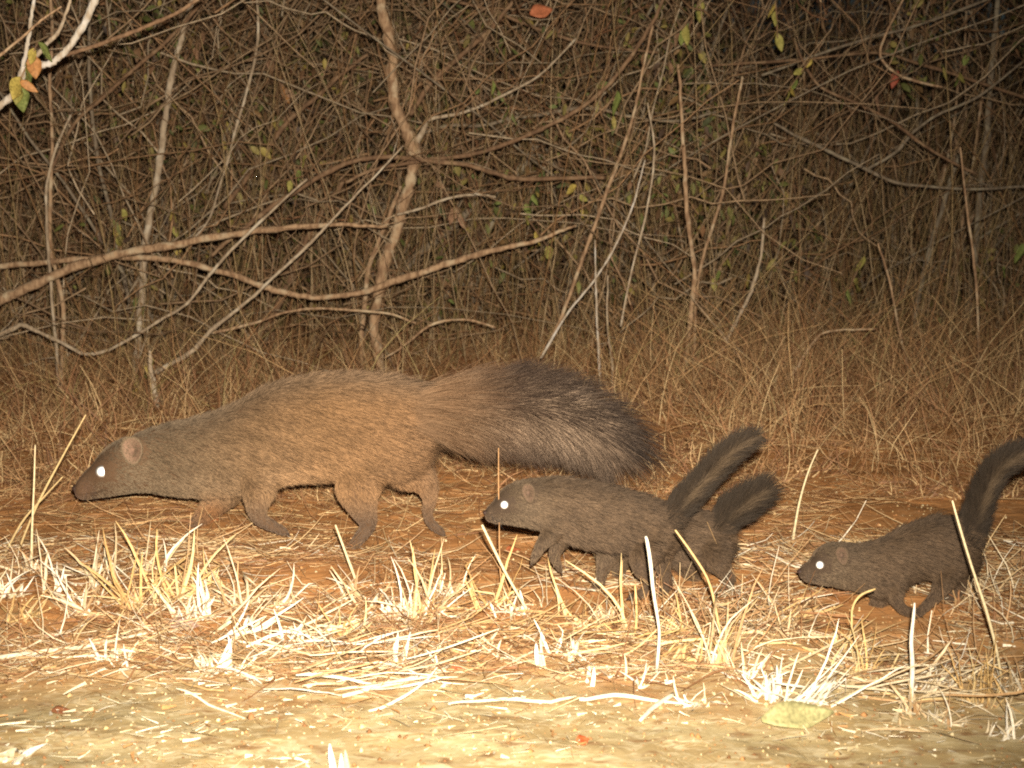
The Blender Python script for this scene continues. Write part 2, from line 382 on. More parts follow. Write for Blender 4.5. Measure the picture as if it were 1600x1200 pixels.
# ------------------------------------------------------------------ named branches and stems of the thicket
def limb(name, rows, Y, mat, parent=None, n=None, sides=9, jit=0.06, ydrift=0.0):
    """rows: (px, py, diameter px[, dY])"""
    full = []
    for q in rows:
        full.append([q[0], q[1], q[2] if len(q) > 2 else np.nan, q[3] if len(q) > 3 else np.nan])
    A = np.array(full, float); idx = np.arange(len(A))
    for c in (2, 3):
        ok = ~np.isnan(A[:, c])
        A[:, c] = np.interp(idx, idx[ok], A[ok, c]) if ok.any() else 0.0
    A = smooth_path(A, n or max(12, 7 * len(A)))
    yy = Y + A[:, 3]
    wv = np.cumsum(rng.normal(size=(len(A), 2)), 0); wv -= np.linspace(0, 1, len(A))[:, None] * wv[-1]
    A[:, :2] += wv * 0.055 * np.mean(A[:, 2])[None]
    A[:, 2] *= 0.84
    pts = np.array([P(a[0], a[1], b) for a, b in zip(A, yy)])
    Lt = np.linalg.norm(pts[-1] - pts[0])
    pts[1:-1] += rng.normal(size=(len(pts) - 2, 3)) * 0.00004 * np.mean(A[:, 2])
    R = A[:, 2] / 2 * yy / F * (1 + 0.17 * rng.uniform(-1, 1, len(A)) ** 3 + 0.10 * rng.uniform(-1, 1, len(A)))
    Vv, fs = tubes(pts[None], R[None], sides, jit, rng)
    return mesh(name, Vv, fs, mat, parent), pts
def twigs_on(parent, pts, mat, count, Lr, r, rng):
    k = rng.integers(1, len(pts) - 1, count)
    T = unit(np.gradient(pts, axis=0))[k]
    d = unit(rng.normal(size=(count, 3)) * np.array([1, 0.6, 1]) + 0.6 * T + np.array([0, 0, 0.35]))
    L = rng.uniform(*Lr, count)
    for a in range(count):
        p = curved(pts[k[a]][None], d[a][None], L[a:a + 1], 8, 0.4, rng, 0.06)
        R = np.linspace(r, r * 0.35, 8)[None]
        Vv, fs = tubes(p, R, 5, 0.1, rng)
        mesh('twig', Vv, fs, mat, parent)
def branch(name, label, cat, rows, Y, mat, group=None, twigs=0, tl=(0.08, 0.3), tr=0.002, subs=()):
    pts0 = P(rows[-1][0], rows[-1][1], Y) if P(rows[-1][0], rows[-1][1], Y)[2] < P(rows[0][0], rows[0][1], Y)[2] else P(rows[0][0], rows[0][1], Y)
    root = empty(name, tuple(pts0))
    part = 'trunk' if 'tree' in name else 'stem'
    o, pts = limb(part, rows, Y, mat, root)
    for s in subs: limb('limb', s[0], s[1], s[2], root)
    if twigs: twigs_on(root, pts, mat, twigs, tl, tr, rng)
    return tag(root, label, cat, group)
GT = 'branches of the thicket'
branch('small_tree', 'crooked tan tree trunk rising behind the back of the large mongoose', 'tree',
    [(590, -30, 16), (598, 30, 20), (612, 80, 22), (608, 112, 20), (612, 150, 20), (626, 190, 22), (645, 228, 28), (640, 262, 20), (625, 310, 22), (614, 352, 20), (600, 400, 22), (588, 450, 20), (583, 500, 19), (592, 560, 22), (600, 620, 26)],
    4.3, M_TAN, 'small trees in the thicket', 3, (0.1, 0.25), 0.003,
    [([(648, 225, 16), (662, 202, 10), (670, 188, 7), (720, 178, 6), (780, 150, 5), (840, 118, 4), (900, 60, 4)], 4.3, M_PALE),
     ([(640, 180, 9), (680, 125, 10), (730, 80, 9), (770, 42, 8), (810, -10, 7)], 4.45, M_BROWN)])
branch('long_branch', 'long brown branch crossing the trunk and sweeping up to the upper middle', 'branch',
    [(1040, -10, 6), (1015, 40, 7), (975, 100, 8), (930, 152, 8), (860, 195, 8), (780, 228, 8), (720, 243, 8), (665, 250, 7), (590, 262, 6), (540, 285, 6)], 4.22, M_BROWN, GT, 3)
branch('long_branch', 'thin brown branch running level to the right from the tree fork', 'branch',
    [(945, 277, 8), (880, 278, 8), (810, 276, 9), (770, 268, 9), (720, 256, 9), (650, 248, 9), (600, 245, 9), (560, 250, 9), (510, 270, 9), (450, 305, 9), (400, 340, 9), (360, 372, 8), (330, 400, 7)], 4.2, M_BROWN, GT, 3)
branch('leaning_branch', 'thickest brown branch leaning up from the left edge past the pale stems', 'branch',
    [(-40, 490, 22), (0, 468, 21), (60, 445, 18), (130, 416, 17), (210, 396, 16), (280, 382, 15), (370, 365, 13), (450, 357, 11), (530, 353, 8), (605, 353, 6)], 3.95, M_TAN, GT, 4)
branch('leaning_branch', 'arching brown branch sagging in the middle above the mongoose back', 'branch',
    [(-30, 420, 11), (60, 410, 11), (150, 403, 11), (220, 402, 11), (290, 408, 11), (350, 425, 11), (410, 448, 11), (450, 463, 11), (500, 468, 10), (560, 462, 11), (610, 445, 14), (660, 425, 13), (720, 405, 12), (790, 388, 11), (850, 372, 8), (900, 352, 5)], 4.05, M_TAN, GT, 3)
branch('bare_branch', 'bleached bare branch slanting up from the ground behind the mongoose neck', 'branch',
    [(242, 582, 10), (272, 566, 9), (300, 550, 9), (330, 518, 8), (390, 470, 7), (420, 440, 6), (480, 385, 6), (520, 342, 5), (570, 290, 4), (630, 228, 3)], 3.8, M_PALE, GT, 1, (0.05, 0.15))
branch('bare_branch', 'crooked pale branch with a broken elbow at the left edge', 'branch',
    [(-20, 530, 9), (0, 522, 9), (20, 512, 9), (34, 505, 9), (60, 516, 8), (110, 540, 7), (135, 550, 7), (165, 545, 6), (205, 525, 6), (250, 498, 6), (290, 474, 6), (325, 430, 6), (370, 382, 6), (430, 325, 5), (480, 280, 4)], 3.85, M_PALE, GT, 2, (0.05, 0.2))
branch('bare_branch', 'thin reddish branch arching low from the bleached branch to the trunk', 'branch',
    [(330, 520, 5), (365, 512, 6), (410, 500, 5), (450, 487, 5), (500, 482, 5), (560, 485, 5), (610, 490, 5), (650, 505, 3)], 3.95, M_TAN, GT)
branch('pale_sapling', 'tall pale grey sapling left of the trunk with smooth bark', 'sapling',
    [(308, -20, 8), (290, 45, 10), (279, 95, 11), (270, 140, 12), (262, 200, 12), (252, 250, 13), (246, 300, 12), (238, 352, 13), (230, 400, 14), (224, 450, 14), (218, 510, 13), (213, 570, 13), (212, 630, 13)], 4.3, M_PALE, 'small trees in the thicket', 4)
branch('upright_sapling', 'slim tan sapling standing at the far left with a kink', 'stem',
    [(78, -20, 5), (83, 60, 6), (80, 140, 6), (82, 220, 6), (79, 300, 7), (80, 380, 8), (90, 430, 8), (100, 480, 9), (99, 540, 8), (97, 600, 8), (96, 650, 8)], 4.1, M_TAN, GT, 2)
branch('upright_sapling', 'slender stem twinned beside the kinked stem at the far left', 'stem',
    [(110, 180, 4), (85, 240, 5), (72, 300, 6), (72, 360, 6), (78, 430, 6), (83, 500, 6), (90, 560, 6), (94, 640, 6)], 4.0, M_PALE, GT, 1)
branch('near_branch', 'bleached white branch forking near the top left corner', 'branch',
    [(160, -30, 12), (143, 10, 13), (125, 45, 12), (108, 75, 11), (85, 95, 12), (60, 100, 14), (38, 108, 15), (28, 130, 14), (10, 155, 12), (-20, 182, 11)], 3.05, M_WHITE, GT, 0,
    subs=[([(36, 104, 8), (42, 70, 7), (48, 35, 7), (56, -15, 6)], 3.04, M_WHITE), ([(48, 98, 8), (75, 68, 8), (92, 48, 7), (105, 15, 6), (112, -15, 6)], 3.08, M_PALE),
          ([(80, 98, 9), (112, 80, 8), (160, 66, 8), (220, 45, 8), (270, 24, 7), (320, -8, 6)], 3.1, M_BROWN), ([(-10, 95, 5), (30, 62, 5), (60, 35, 4), (96, 10, 3)], 3.02, M_TAN)])
branch('slanting_sapling', 'brown stem slanting down left from the top beside the pale sapling', 'stem',
    [(318, 0, 7), (280, 42, 7), (240, 80, 7), (200, 112, 7), (160, 150, 7), (125, 180, 6), (100, 220, 6), (82, 262, 5), (75, 300, 4)], 4.2, M_BROWN, GT, 2)
branch('slanting_sapling', 'thin pale stem curving down between pale sapling and trunk', 'stem',
    [(400, -15, 4), (404, 40, 5), (400, 90, 5), (385, 150, 5), (368, 200, 5), (358, 245, 5), (340, 300, 4), (325, 345, 4), (300, 375, 3)], 4.3, M_PALE, GT, 2)
branch('slanting_sapling', 'straight brown stem slanting up right toward the trunk top', 'stem',
    [(350, 325, 8), (400, 258, 9), (450, 190, 9), (490, 155, 8), (530, 118, 7), (575, 85, 6)], 4.5, M_BROWN, GT, 2)
branch('slanting_sapling', 'stout grey broken stem leaning right of the tree trunk', 'stem',
    [(845, 205, 13), (830, 235, 15), (805, 275, 15), (770, 335, 14), (730, 400, 12), (700, 450, 11), (680, 520, 11)], 5.0, M_GREY, GT, 2)
branch('slanting_sapling', 'brown leaning stem behind the arching branch, right of trunk foot', 'stem',
    [(760, 300, 12), (700, 360, 14), (650, 400, 13), (600, 460, 12), (560, 540, 12), (540, 610, 12)], 4.9, M_GREY, GT, 2)
branch('slanting_sapling', 'pair forming stem leaning against trunk left side, mid brown', 'stem',
    [(625, 290, 7), (590, 380, 8), (572, 430, 9), (566, 500, 9), (564, 560, 9), (575, 610, 9)], 4.35, M_TAN, GT, 2)
branch('slanting_sapling', 'dark stem running up from the mongoose shoulder toward the trunk', 'stem',
    [(300, 640, 13), (345, 590, 15), (400, 530, 14), (440, 470, 13), (470, 400, 12), (500, 340, 10), (540, 280, 8)], 4.6, M_BROWN, GT, 3)
branch('tall_grass_stalk', 'bright pale stem slanting steeply above the bushy tail', 'stem',
    [(845, 560, 4.5), (890, 487, 4), (930, 438, 4), (962, 385, 4), (988, 325, 3.5), (1008, 250, 2.5)], 3.85, M_WHITE, GT)
branch('tall_grass_stalk', 'long tan stem leaning right above the tail of the large mongoose', 'stem',
    [(855, 545, 7), (885, 480, 7), (910, 410, 7), (930, 350, 7), (955, 280, 7), (985, 195, 6), (1000, 130, 5), (1020, 40, 4)], 4.1, M_TAN, GT, 1)
branch('upright_sapling', 'tallest tan stem right of the bushy tail, base in the grass', 'stem',
    [(1060, 100, 5), (1065, 160, 6), (1070, 260, 8), (1076, 330, 9), (1085, 400, 9), (1087, 450, 10), (1080, 520, 10), (1070, 600, 11), (1062, 660, 11)], 4.1, M_TAN, GT, 2)
branch('upright_sapling', 'pale stem bowed like a bow above the middle pups', 'stem',
    [(1195, 340, 5), (1190, 400, 6), (1176, 450, 7), (1150, 505, 7), (1125, 560, 7), (1110, 620, 7)], 4.2, M_PALE, GT, 1)
branch('upright_sapling', 'pale stem leaning over the tallest tan stem from its right', 'stem',
    [(1160, 120, 4), (1145, 200, 5), (1130, 300, 6), (1100, 400, 6), (1088, 470, 6), (1085, 560, 6), (1085, 640, 6)], 4.25, M_TAN, GT, 1)
branch('upright_sapling', 'white broken grass stem just right of the bushy tail top', 'stem',
    [(930, 375, 2.5), (931, 440, 3.5), (933, 500, 4.5), (938, 600, 5)], 3.9, M_WHITE, GT)
branch('upright_sapling', 'thin upright stem with a forked top over the tail', 'stem',
    [(950, 430, 3), (948, 500, 4), (955, 560, 5), (958, 620, 5)], 3.88, M_PALE, GT, 2, (0.04, 0.12), 0.0016)
branch('arching_branch', 'thin brown branch arching down across the upper right', 'branch',
    [(1240, 60, 4), (1262, 112, 5), (1290, 140, 5), (1340, 162, 5), (1395, 190, 6), (1440, 222, 6), (1490, 252, 5), (1527, 272, 5)], 4.6, M_BROWN, GT, 2)
branch('arching_branch', 'pale hooked twig in the upper right with a bright end', 'branch',
    [(1416, -10, 4), (1390, 38, 4), (1375, 75, 5), (1380, 98, 5), (1400, 115, 5), (1430, 127, 5), (1472, 136, 4)], 4.4, M_TAN, GT)
branch('arching_branch', 'long grey branch dipping to a fork in the right thicket', 'branch',
    [(1208, 192, 4), (1250, 215, 6), (1300, 238, 6), (1355, 265, 7), (1400, 285, 6), (1450, 292, 5), (1520, 296, 5), (1620, 290, 5)], 4.7, M_GREY, GT, 2,
    subs=[([(1355, 265, 6), (1400, 238, 6), (1430, 205, 6), (1470, 178, 5), (1530, 150, 5), (1600, 95, 4)], 4.7, M_GREY)])
branch('arching_branch', 'long level branch crossing the top of the right thicket', 'branch',
    [(1060, 105, 4), (1150, 100, 5), (1260, 92, 5), (1370, 82, 5), (1440, 100, 6), (1520, 125, 6), (1640, 165, 6)], 4.9, M_BROWN, GT, 3)
branch('arching_branch', 'olive shoot slanting up to the top right corner', 'branch',
    [(1190, 118, 4), (1280, 85, 5), (1350, 62, 5), (1440, 38, 5), (1540, 0, 5), (1600, -30, 5)], 4.8, M_GREY, GT, 2)
branch('arching_branch', 'brown branch descending right from the upper centre to the tall stems', 'branch',
    [(700, 0, 5), (770, 18, 6), (830, 42, 6), (890, 62, 6), (960, 75, 5), (1030, 82, 4)], 4.6, M_BROWN, GT, 3)
branch('arching_branch', 'mossy branch snaking level through the centre under the fork', 'branch',
    [(640, 215, 4), (700, 195, 6), (760, 195, 6), (800, 185, 6), (850, 180, 7), (920, 170, 7), (980, 182, 6), (1050, 190, 5), (1120, 175, 4)], 4.6, M_GREY, GT, 5)
branch('arching_branch', 'thorny twig with short spikes right of the trunk', 'branch',
    [(620, 335, 4), (660, 325, 5), (700, 310, 5), (740, 303, 5), (775, 308, 4)], 4.15, M_PALE, GT, 6, (0.02, 0.06), 0.0013)
branch('arching_branch', 'brown twig bending over the back of the large mongoose', 'branch',
    [(600, 560, 3), (630, 540, 4), (660, 515, 5), (690, 502, 5), (730, 500, 4), (775, 512, 4)], 3.9, M_TAN, GT, 3, (0.03, 0.1), 0.0014)
branch('short_stake', 'short pointed stake standing behind the mongoose neck', 'stake',
    [(234, 548, 5), (237, 580, 9), (242, 620, 11), (246, 665, 12)], 3.65, M_PALE, GT)
branch('grey_sapling', 'tall grey stem at the right, third from the edge', 'stem',
    [(1560, 0, 8), (1548, 100, 10), (1540, 220, 12), (1530, 330, 12), (1522, 450, 12), (1520, 600, 12)], 5.4, M_GREY, GT, 2)
branch('grey_sapling', 'mottled grey stem leaning left in the right thicket', 'stem',
    [(1500, 240, 8), (1470, 330, 9), (1445, 420, 11), (1430, 500, 11), (1425, 600, 12)], 5.2, M_GREY, GT, 3)
branch('tall_grass_stalk', 'thin tan grass stem tallest above the rightmost pup', 'stem',
    [(1500, 230, 3), (1510, 330, 4), (1522, 420, 5), (1528, 520, 5), (1530, 620, 5), (1532, 690, 6)], 4.0, M_TAN, GT)
branch('tall_grass_stalk', 'olive grass stem bending left over the rightmost pup', 'stem',
    [(1372, 380, 3), (1390, 440, 4), (1405, 520, 5), (1425, 600, 5), (1435, 660, 5)], 4.0, M_TAN, GT)
branch('tall_grass_stalk', 'straight dry stem slanting down right above the upright pup tail', 'stem',
    [(1088, 475, 4), (1130, 525, 4), (1165, 568, 5), (1210, 610, 4), (1250, 660, 4)], 3.95, M_TAN, GT)
branch('tall_grass_stalk', 'fallen pale stem lying level in the grass above the pups', 'stem',
    [(1320, 642, 4), (1370, 645, 4), (1425, 652, 4)], 3.6, M_PALE, GT)
branch('tall_grass_stalk', 'bent golden stem folded over in the grass above the pups', 'stem',
    [(1195, 655, 6), (1215, 610, 6), (1240, 580, 6), (1270, 535, 5), (1295, 518, 4), (1370, 514, 4)], 3.9, M_TAN, GT)
branch('tall_grass_stalk', 'thin bright stem crossing the tall tan stems near the centre right', 'stem',
    [(1012, 160, 3), (1022, 240, 4), (1010, 330, 4), (985, 430, 4), (970, 510, 4)], 3.95, M_PALE, GT)

# middle sized stems one can still pick out: each a thing of its own, nothing tells them apart
protos = []; leans = []
spots = []
for k in range(190):
    yy = rng.uniform(4.75, 6.2); xx = rng.uniform(-0.55, 0.55) * yy
    spots.append((xx, yy + float(FRONT(xx)) - 4.15, rng.uniform(0, 2 * math.pi), rng.uniform(0.75, 1.25)))
for k in range(10):
    n = 14; t = np.linspace(0, 1, n)
    L = rng.uniform(1.3, 2.2)
    lean = rng.normal(0, 0.42, 2); bd = rng.normal(0, 0.35, 2); leans.append(lean + bd)
    p = np.stack([L * (lean[0] * t + bd[0] * t * t), L * 0.6 * (lean[1] * t + bd[1] * t * t), L * (t - 0.15 * t * t * abs(lean[0]))], -1)
    p[1:] += np.cumsum(rng.normal(size=(n - 1, 3)), 0) * 0.010
    r0 = rng.uniform(0.0035, 0.0085)
    root = empty('thicket_sapling', (0, 0, 0))
    Vv, fs = tubes(p[None], np.linspace(r0, r0 * 0.35, n)[None], 6, 0.06, rng)
    mesh('stem', Vv, fs, [M_BROWN, M_GREY, M_TAN, M_GREY, M_BROWN][k % 5], root)
    twigs_on(root, p, [M_BROWN, M_GREY, M_TAN, M_GREY, M_BROWN][k % 5], 4, (0.15, 0.55), r0 * 0.35, rng)
    protos.append(root)
for k, (xx, yy, rz, sc) in enumerate(spots):
    src = protos[k % 10]
    if k < 10: r = src
    else:
        r = src.copy(); link(r)
        for ch in src.children:
            c = ch.copy(); link(c); c.parent = r
    r.location = (xx, yy, float(gh(xx, yy)) - 0.02); r.rotation_euler = (0, 0, rz); r.scale = (sc, sc, sc)
    ux, uy = proj(np.array([xx, yy, 0.9]))
    tint_ = ['dark brown', 'grey', 'tan', 'grey', 'dark brown'][k % 5]
    leanx = leans[k % 10][0] * math.cos(rz) - leans[k % 10][1] * math.sin(rz)
    tilt = 'leaning strongly right' if leanx > 0.45 else 'leaning right' if leanx > 0.15 else 'leaning strongly left' if leanx < -0.45 else 'leaning left' if leanx < -0.15 else 'nearly upright'
    marks = [(60, 'by the two slim stems far left'), (240, 'beside the tall pale sapling'), (420, 'between pale sapling and tan trunk'), (600, 'around the crooked tan trunk'), (760, 'just right of the crooked trunk'), (920, 'above the bushy tail'),
             (1070, 'by the tallest tan stem'), (1200, 'near the bowed pale stem'), (1330, 'left of the mottled grey stem'), (1450, 'behind the mottled grey stem'), (1560, 'by the tall grey stem')]
    where = min(marks, key=lambda m_: abs(m_[0] - ux))[1]
    dep = 'front' if yy < 5.3 else 'middle' if yy < 5.85 else 'rearmost'
    tag(r, '%s %s sapling %s %s' % (dep, tint_, tilt, where), 'sapling', 'slender stems of the thicket')

byl = {}
for o_ in scene.objects:
    if o_.get('group') == 'slender stems of the thicket': byl.setdefault(o_['label'], []).append(o_)
for lb, ls in byl.items():
    if 2 <= len(ls) <= 5:
        ls.sort(key=lambda o_: o_.location.x / o_.location.y)
        for o_, wd in zip(ls, {2: ('left one', 'right one'), 3: ('leftmost', 'middle one', 'rightmost'), 4: ('leftmost', 'second', 'third', 'rightmost'), 5: ('leftmost', 'second', 'third', 'fourth', 'rightmost')}[len(ls)]): o_['label'] = lb + ', ' + wd
# leafy sprigs
def leaf_mesh(L, wr, rng, color, name='leaf', curl=0.25):
    n = 9; t = np.linspace(0, 1, n)
    w = L * wr * np.sin(math.pi * np.clip(t, 0.02, 0.985)) ** 0.75 * (1.15 - 0.5 * t)
    p = np.stack([L * t, 0 * t, -curl * L * t ** 2 + 0.04 * L * np.sin(7 * t)], -1)
    V5 = []
    for s, dz in ((-1, .10), (-.5, .03), (0, -.02), (.5, .03), (1, .10)):
        q = p.copy(); q[:, 1] += s * w / 2 * (1 + 0.06 * rng.uniform(-1, 1, n)); q[:, 2] += dz * w; V5.append(q)
    Vv = np.stack(V5, 1).reshape(-1, 3); Vv2 = Vv - np.array([0, 0, 0.0006])
    a = (np.arange(n - 1)[:, None] * 5 + np.arange(4)[None]).ravel()
    f1 = np.stack([a, a + 1, a + 6, a + 5], -1); f2 = f1[:, ::-1] + len(Vv)
    rim = [i * 5 for i in range(n)] + [(n - 1) * 5 + j for j in range(1, 5)] + [i * 5 + 4 for i in range(n - 2, -1, -1)] + [j for j in range(3, 0, -1)]
    rim = np.array(rim); rn = np.roll(rim, -1)
    f3 = np.stack([rim, rn, rn + len(Vv), rim + len(Vv)], -1)
    o = mesh(name, np.vstack([Vv, Vv2]), [f1, f2, f3], M_LEAF, tint=np.array(color))
    return o
GREEN = (0.17, 0.20, 0.055); OLIVE = (0.26, 0.24, 0.06); YEL = (0.42, 0.33, 0.08); ORG = (0.42, 0.20, 0.07); RED = (0.36, 0.09, 0.05); DRY = (0.34, 0.20, 0.12)
protoleaf = {}
def sprig(label, px, py, Y, nleaf, size, colors, spread=22, cat='sprig'):
    c = P(px, py, Y); root = empty('leafy_sprig', tuple(c))
    a = rng.uniform(0, 6.28)
    rows = [(px - spread * 1.4 * math.cos(a), py - spread * 1.4 - 10, 3), (px, py, 3), (px + spread * 0.6 * math.cos(a), py + spread * 0.8, 2)]
    _, pts = limb('twig', rows, Y, M_BROWN, root, 12, 5)
    for k in range(nleaf):
        col = colors[k % len(colors)]
        key = (col, k % 3)
        if key not in protoleaf:
            o = leaf_mesh(1.0, 0.5 + 0.1 * (k % 3), rng, col); protoleaf[key] = o.data; bpy.data.objects.remove(o)
        o = bpy.data.objects.new('leaf', protoleaf[key]); link(o, root)
        q = pts[(k * 11 // max(nleaf, 1)) % 12] - c
        o.location = tuple(q)
        s = size * rng.uniform(0.75, 1.2) * Y / F
        o.scale = (s, s, s)
        o.rotation_euler = (rng.uniform(0.9, 1.9), rng.uniform(0.4, 1.9), rng.uniform(0, 6.28) * 0.25 + math.pi * (k % 2))
    return tag(root, label, cat, 'leafy sprigs')
sprig('sprig of orange and green leaves on the white branch, top left', 35, 118, 3.0, 9, 34, [GREEN, YEL, ORG, OLIVE], 30)
GREEN, OLIVE, YEL = (0.24, 0.29, 0.08), (0.36, 0.33, 0.09), (0.55, 0.43, 0.11)
sprig('yellow green leaves between the pale sapling and the left edge', 182, 366, 4.4, 3, 24, [OLIVE, YEL])
sprig('small yellow leaves just right of the pale sapling', 276, 370, 4.4, 3, 20, [YEL, OLIVE])
sprig('green leaf pair left of the tree trunk below its fork', 462, 268, 4.4, 4, 22, [GREEN, OLIVE])
sprig('green leaves hanging from the mossy branch right of the fork', 795, 165, 4.35, 4, 28, [GREEN, (0.22, 0.24, 0.09, )])
sprig('single broad green leaf hanging in the upper centre', 948, 168, 4.3, 1, 40, [GREEN], 12)
sprig('yellow leaf pair over the bushy tail', 850, 378, 4.2, 3, 22, [OLIVE, YEL])
sprig('dark green leaves beneath the level branch at the centre', 830, 305, 4.5, 6, 26, [(0.10, 0.13, 0.045), GREEN])
sprig('orange and yellow leaves hanging below the level branch', 905, 315, 4.4, 5, 22, [ORG, YEL, OLIVE])
sprig('yellow leaves at the top, right of centre', 1214, 42, 4.3, 4, 26, [YEL, OLIVE])
sprig('yellow leaf cluster in the upper right thicket', 1238, 132, 4.3, 5, 24, [YEL, OLIVE, GREEN])
sprig('pointed green leaf on the arching right branch', 1328, 172, 4.6, 1, 30, [GREEN], 10)
sprig('pair of pink brown dead leaves on the arching right branch', 1372, 150, 4.6, 2, 28, [RED, DRY])
sprig('green leaf at the right edge above the rightmost pup', 1570, 420, 4.6, 2, 30, [GREEN])
sprig('olive leaves low in the right thicket', 1332, 440, 4.5, 4, 26, [OLIVE, GREEN])
sprig('green leaves in the right thicket beside the bowed stem', 1120, 425, 4.4, 4, 24, [GREEN, OLIVE])
sprig('drooping olive leaves at the top near the centre right', 1070, 40, 4.4, 6, 28, [OLIVE, GREEN, DRY])
sprig('low leaves sprouting behind the mongoose neck near the stake', 215, 600, 3.7, 6, 22, [OLIVE, YEL, GREEN])
sprig('dry brown leaves beside the thorny twig', 712, 325, 4.3, 4, 24, [DRY])
sprig('brown withered leaves left of the trunk top', 440, 130, 4.6, 5, 24, [DRY, ORG])
sprig('brown withered leaves beside the pale sapling top', 300, 90, 4.5, 3, 26, [DRY])
sprig('mixed leaves in the thicket far right', 1500, 110, 4.9, 5, 24, [OLIVE, GREEN, DRY])
def single_leaf(label, px, py, Y, size, color, rot, wr=0.55, zoff=None, curl=0.25):
    o = leaf_mesh(size * Y / F, wr, rng, color, 'fallen_leaf', curl)
    c = P(px, py, Y)
    if zoff is not None: c[2] = float(gh(c[0], c[1])) + zoff
    o.location = tuple(c); o.rotation_euler = rot
    return tag(o, label, 'leaf')
single_leaf('bright orange dead leaf caught in the twigs at the top', 828, 22, 4.3, 36, (0.50, 0.17, 0.08), (1.2, -0.3, 0.1), 0.7)

# ------------------------------------------------------------------ animals
def hair(name, parent, Pts, radius, tint):
    """Pts (M,N,3) world"""
    M, N = Pts.shape[:2]
    hc = bpy.data.hair_curves.new(name)
    hc.add_curves([N] * M)
    hc.attributes['position'].data.foreach_set('vector', (Pts - np.array(parent.location)).astype(np.float32).ravel())
    ra = hc.attributes.get('radius') or hc.attributes.new('radius', 'FLOAT', 'POINT')
    ra.data.foreach_set('value', radius.astype(np.float32).ravel())
    ta = hc.attributes.new('tint', 'FLOAT_COLOR', 'POINT')
    t = np.ones((M * N, 4), np.float32); t[:, :3] = tint.reshape(-1, 3)
    ta.data.foreach_set('color', t.ravel())
    hc.materials.append(M_FUR)
    return link(bpy.data.objects.new(name, hc), parent)
M_FUR, nt, bs = new_mat('fur', 0.65, 0.25)
at = nt.nodes.new('ShaderNodeAttribute'); at.attribute_name = 'tint'; nt.links.new(at.outputs['Color'], bs.inputs['Base Color'])
def flat_mat(name, c, rough=0.7, spec=0.3, metal=0.0, b=0.0):
    m, nt, bs = new_mat(name, rough, spec); bs.inputs['Base Color'].default_value = c; bs.inputs['Metallic'].default_value = metal
    col = noise_mix(nt, c, tuple(v * 0.7 for v in c[:3]) + (1,), 220)
    if not metal: nt.links.new(col, bs.inputs['Base Color'])
    if b: bump(nt, bs, 300, b, 0.001)
    return m
M_SKIN_A = flat_mat('adult_hide', (0.13, 0.075, 0.04, 1), 0.9)
M_SKIN_P = flat_mat('pup_hide', (0.06, 0.040, 0.026, 1), 0.9)
M_NOSE = flat_mat('nose_leather', (0.05, 0.028, 0.022, 1), 0.5, 0.4, 0, 0.5)
M_EAR = flat_mat('ear_skin', (0.245, 0.150, 0.098, 1), 0.75, 0.2, 0, 0.3)
M_EARP = flat_mat('pup_ear_skin', (0.115, 0.074, 0.050, 1), 0.75, 0.2, 0, 0.3)
M_EARSKIN = tint_mat('ear_skin', 0.75, 0.2, 400, 0.2)
M_CLAW = flat_mat('claw', (0.06, 0.04, 0.03, 1), 0.4)
M_EYE = flat_mat('eye_shine', (1.0, 1.0, 0.97, 1), 0.5, 0.5, 1.0)     # the mirror layer behind the eye throws the flash back

def sphere_pts(nu=14, nv=9):
    V = [(0, 0, 1)]
    for i in range(1, nv):
        th = math.pi * i / nv
        for j in range(nu): V.append((math.sin(th) * math.cos(2 * math.pi * j / nu), math.sin(th) * math.sin(2 * math.pi * j / nu), math.cos(th)))
    V.append((0, 0, -1)); V = np.array(V)
    tri = [(0, 1 + j, 1 + (j + 1) % nu) for j in range(nu)]; e = len(V) - 1
    tri += [(e, 1 + (nv - 2) * nu + (j + 1) % nu, 1 + (nv - 2) * nu + j) for j in range(nu)]
    q = [(1 + i * nu + j, 1 + (i + 1) * nu + j, 1 + (i + 1) * nu + (j + 1) % nu, 1 + i * nu + (j + 1) % nu) for i in range(nv - 2) for j in range(nu)]
    return V, np.array(tri), np.array(q)
SV, ST, SQ = sphere_pts()

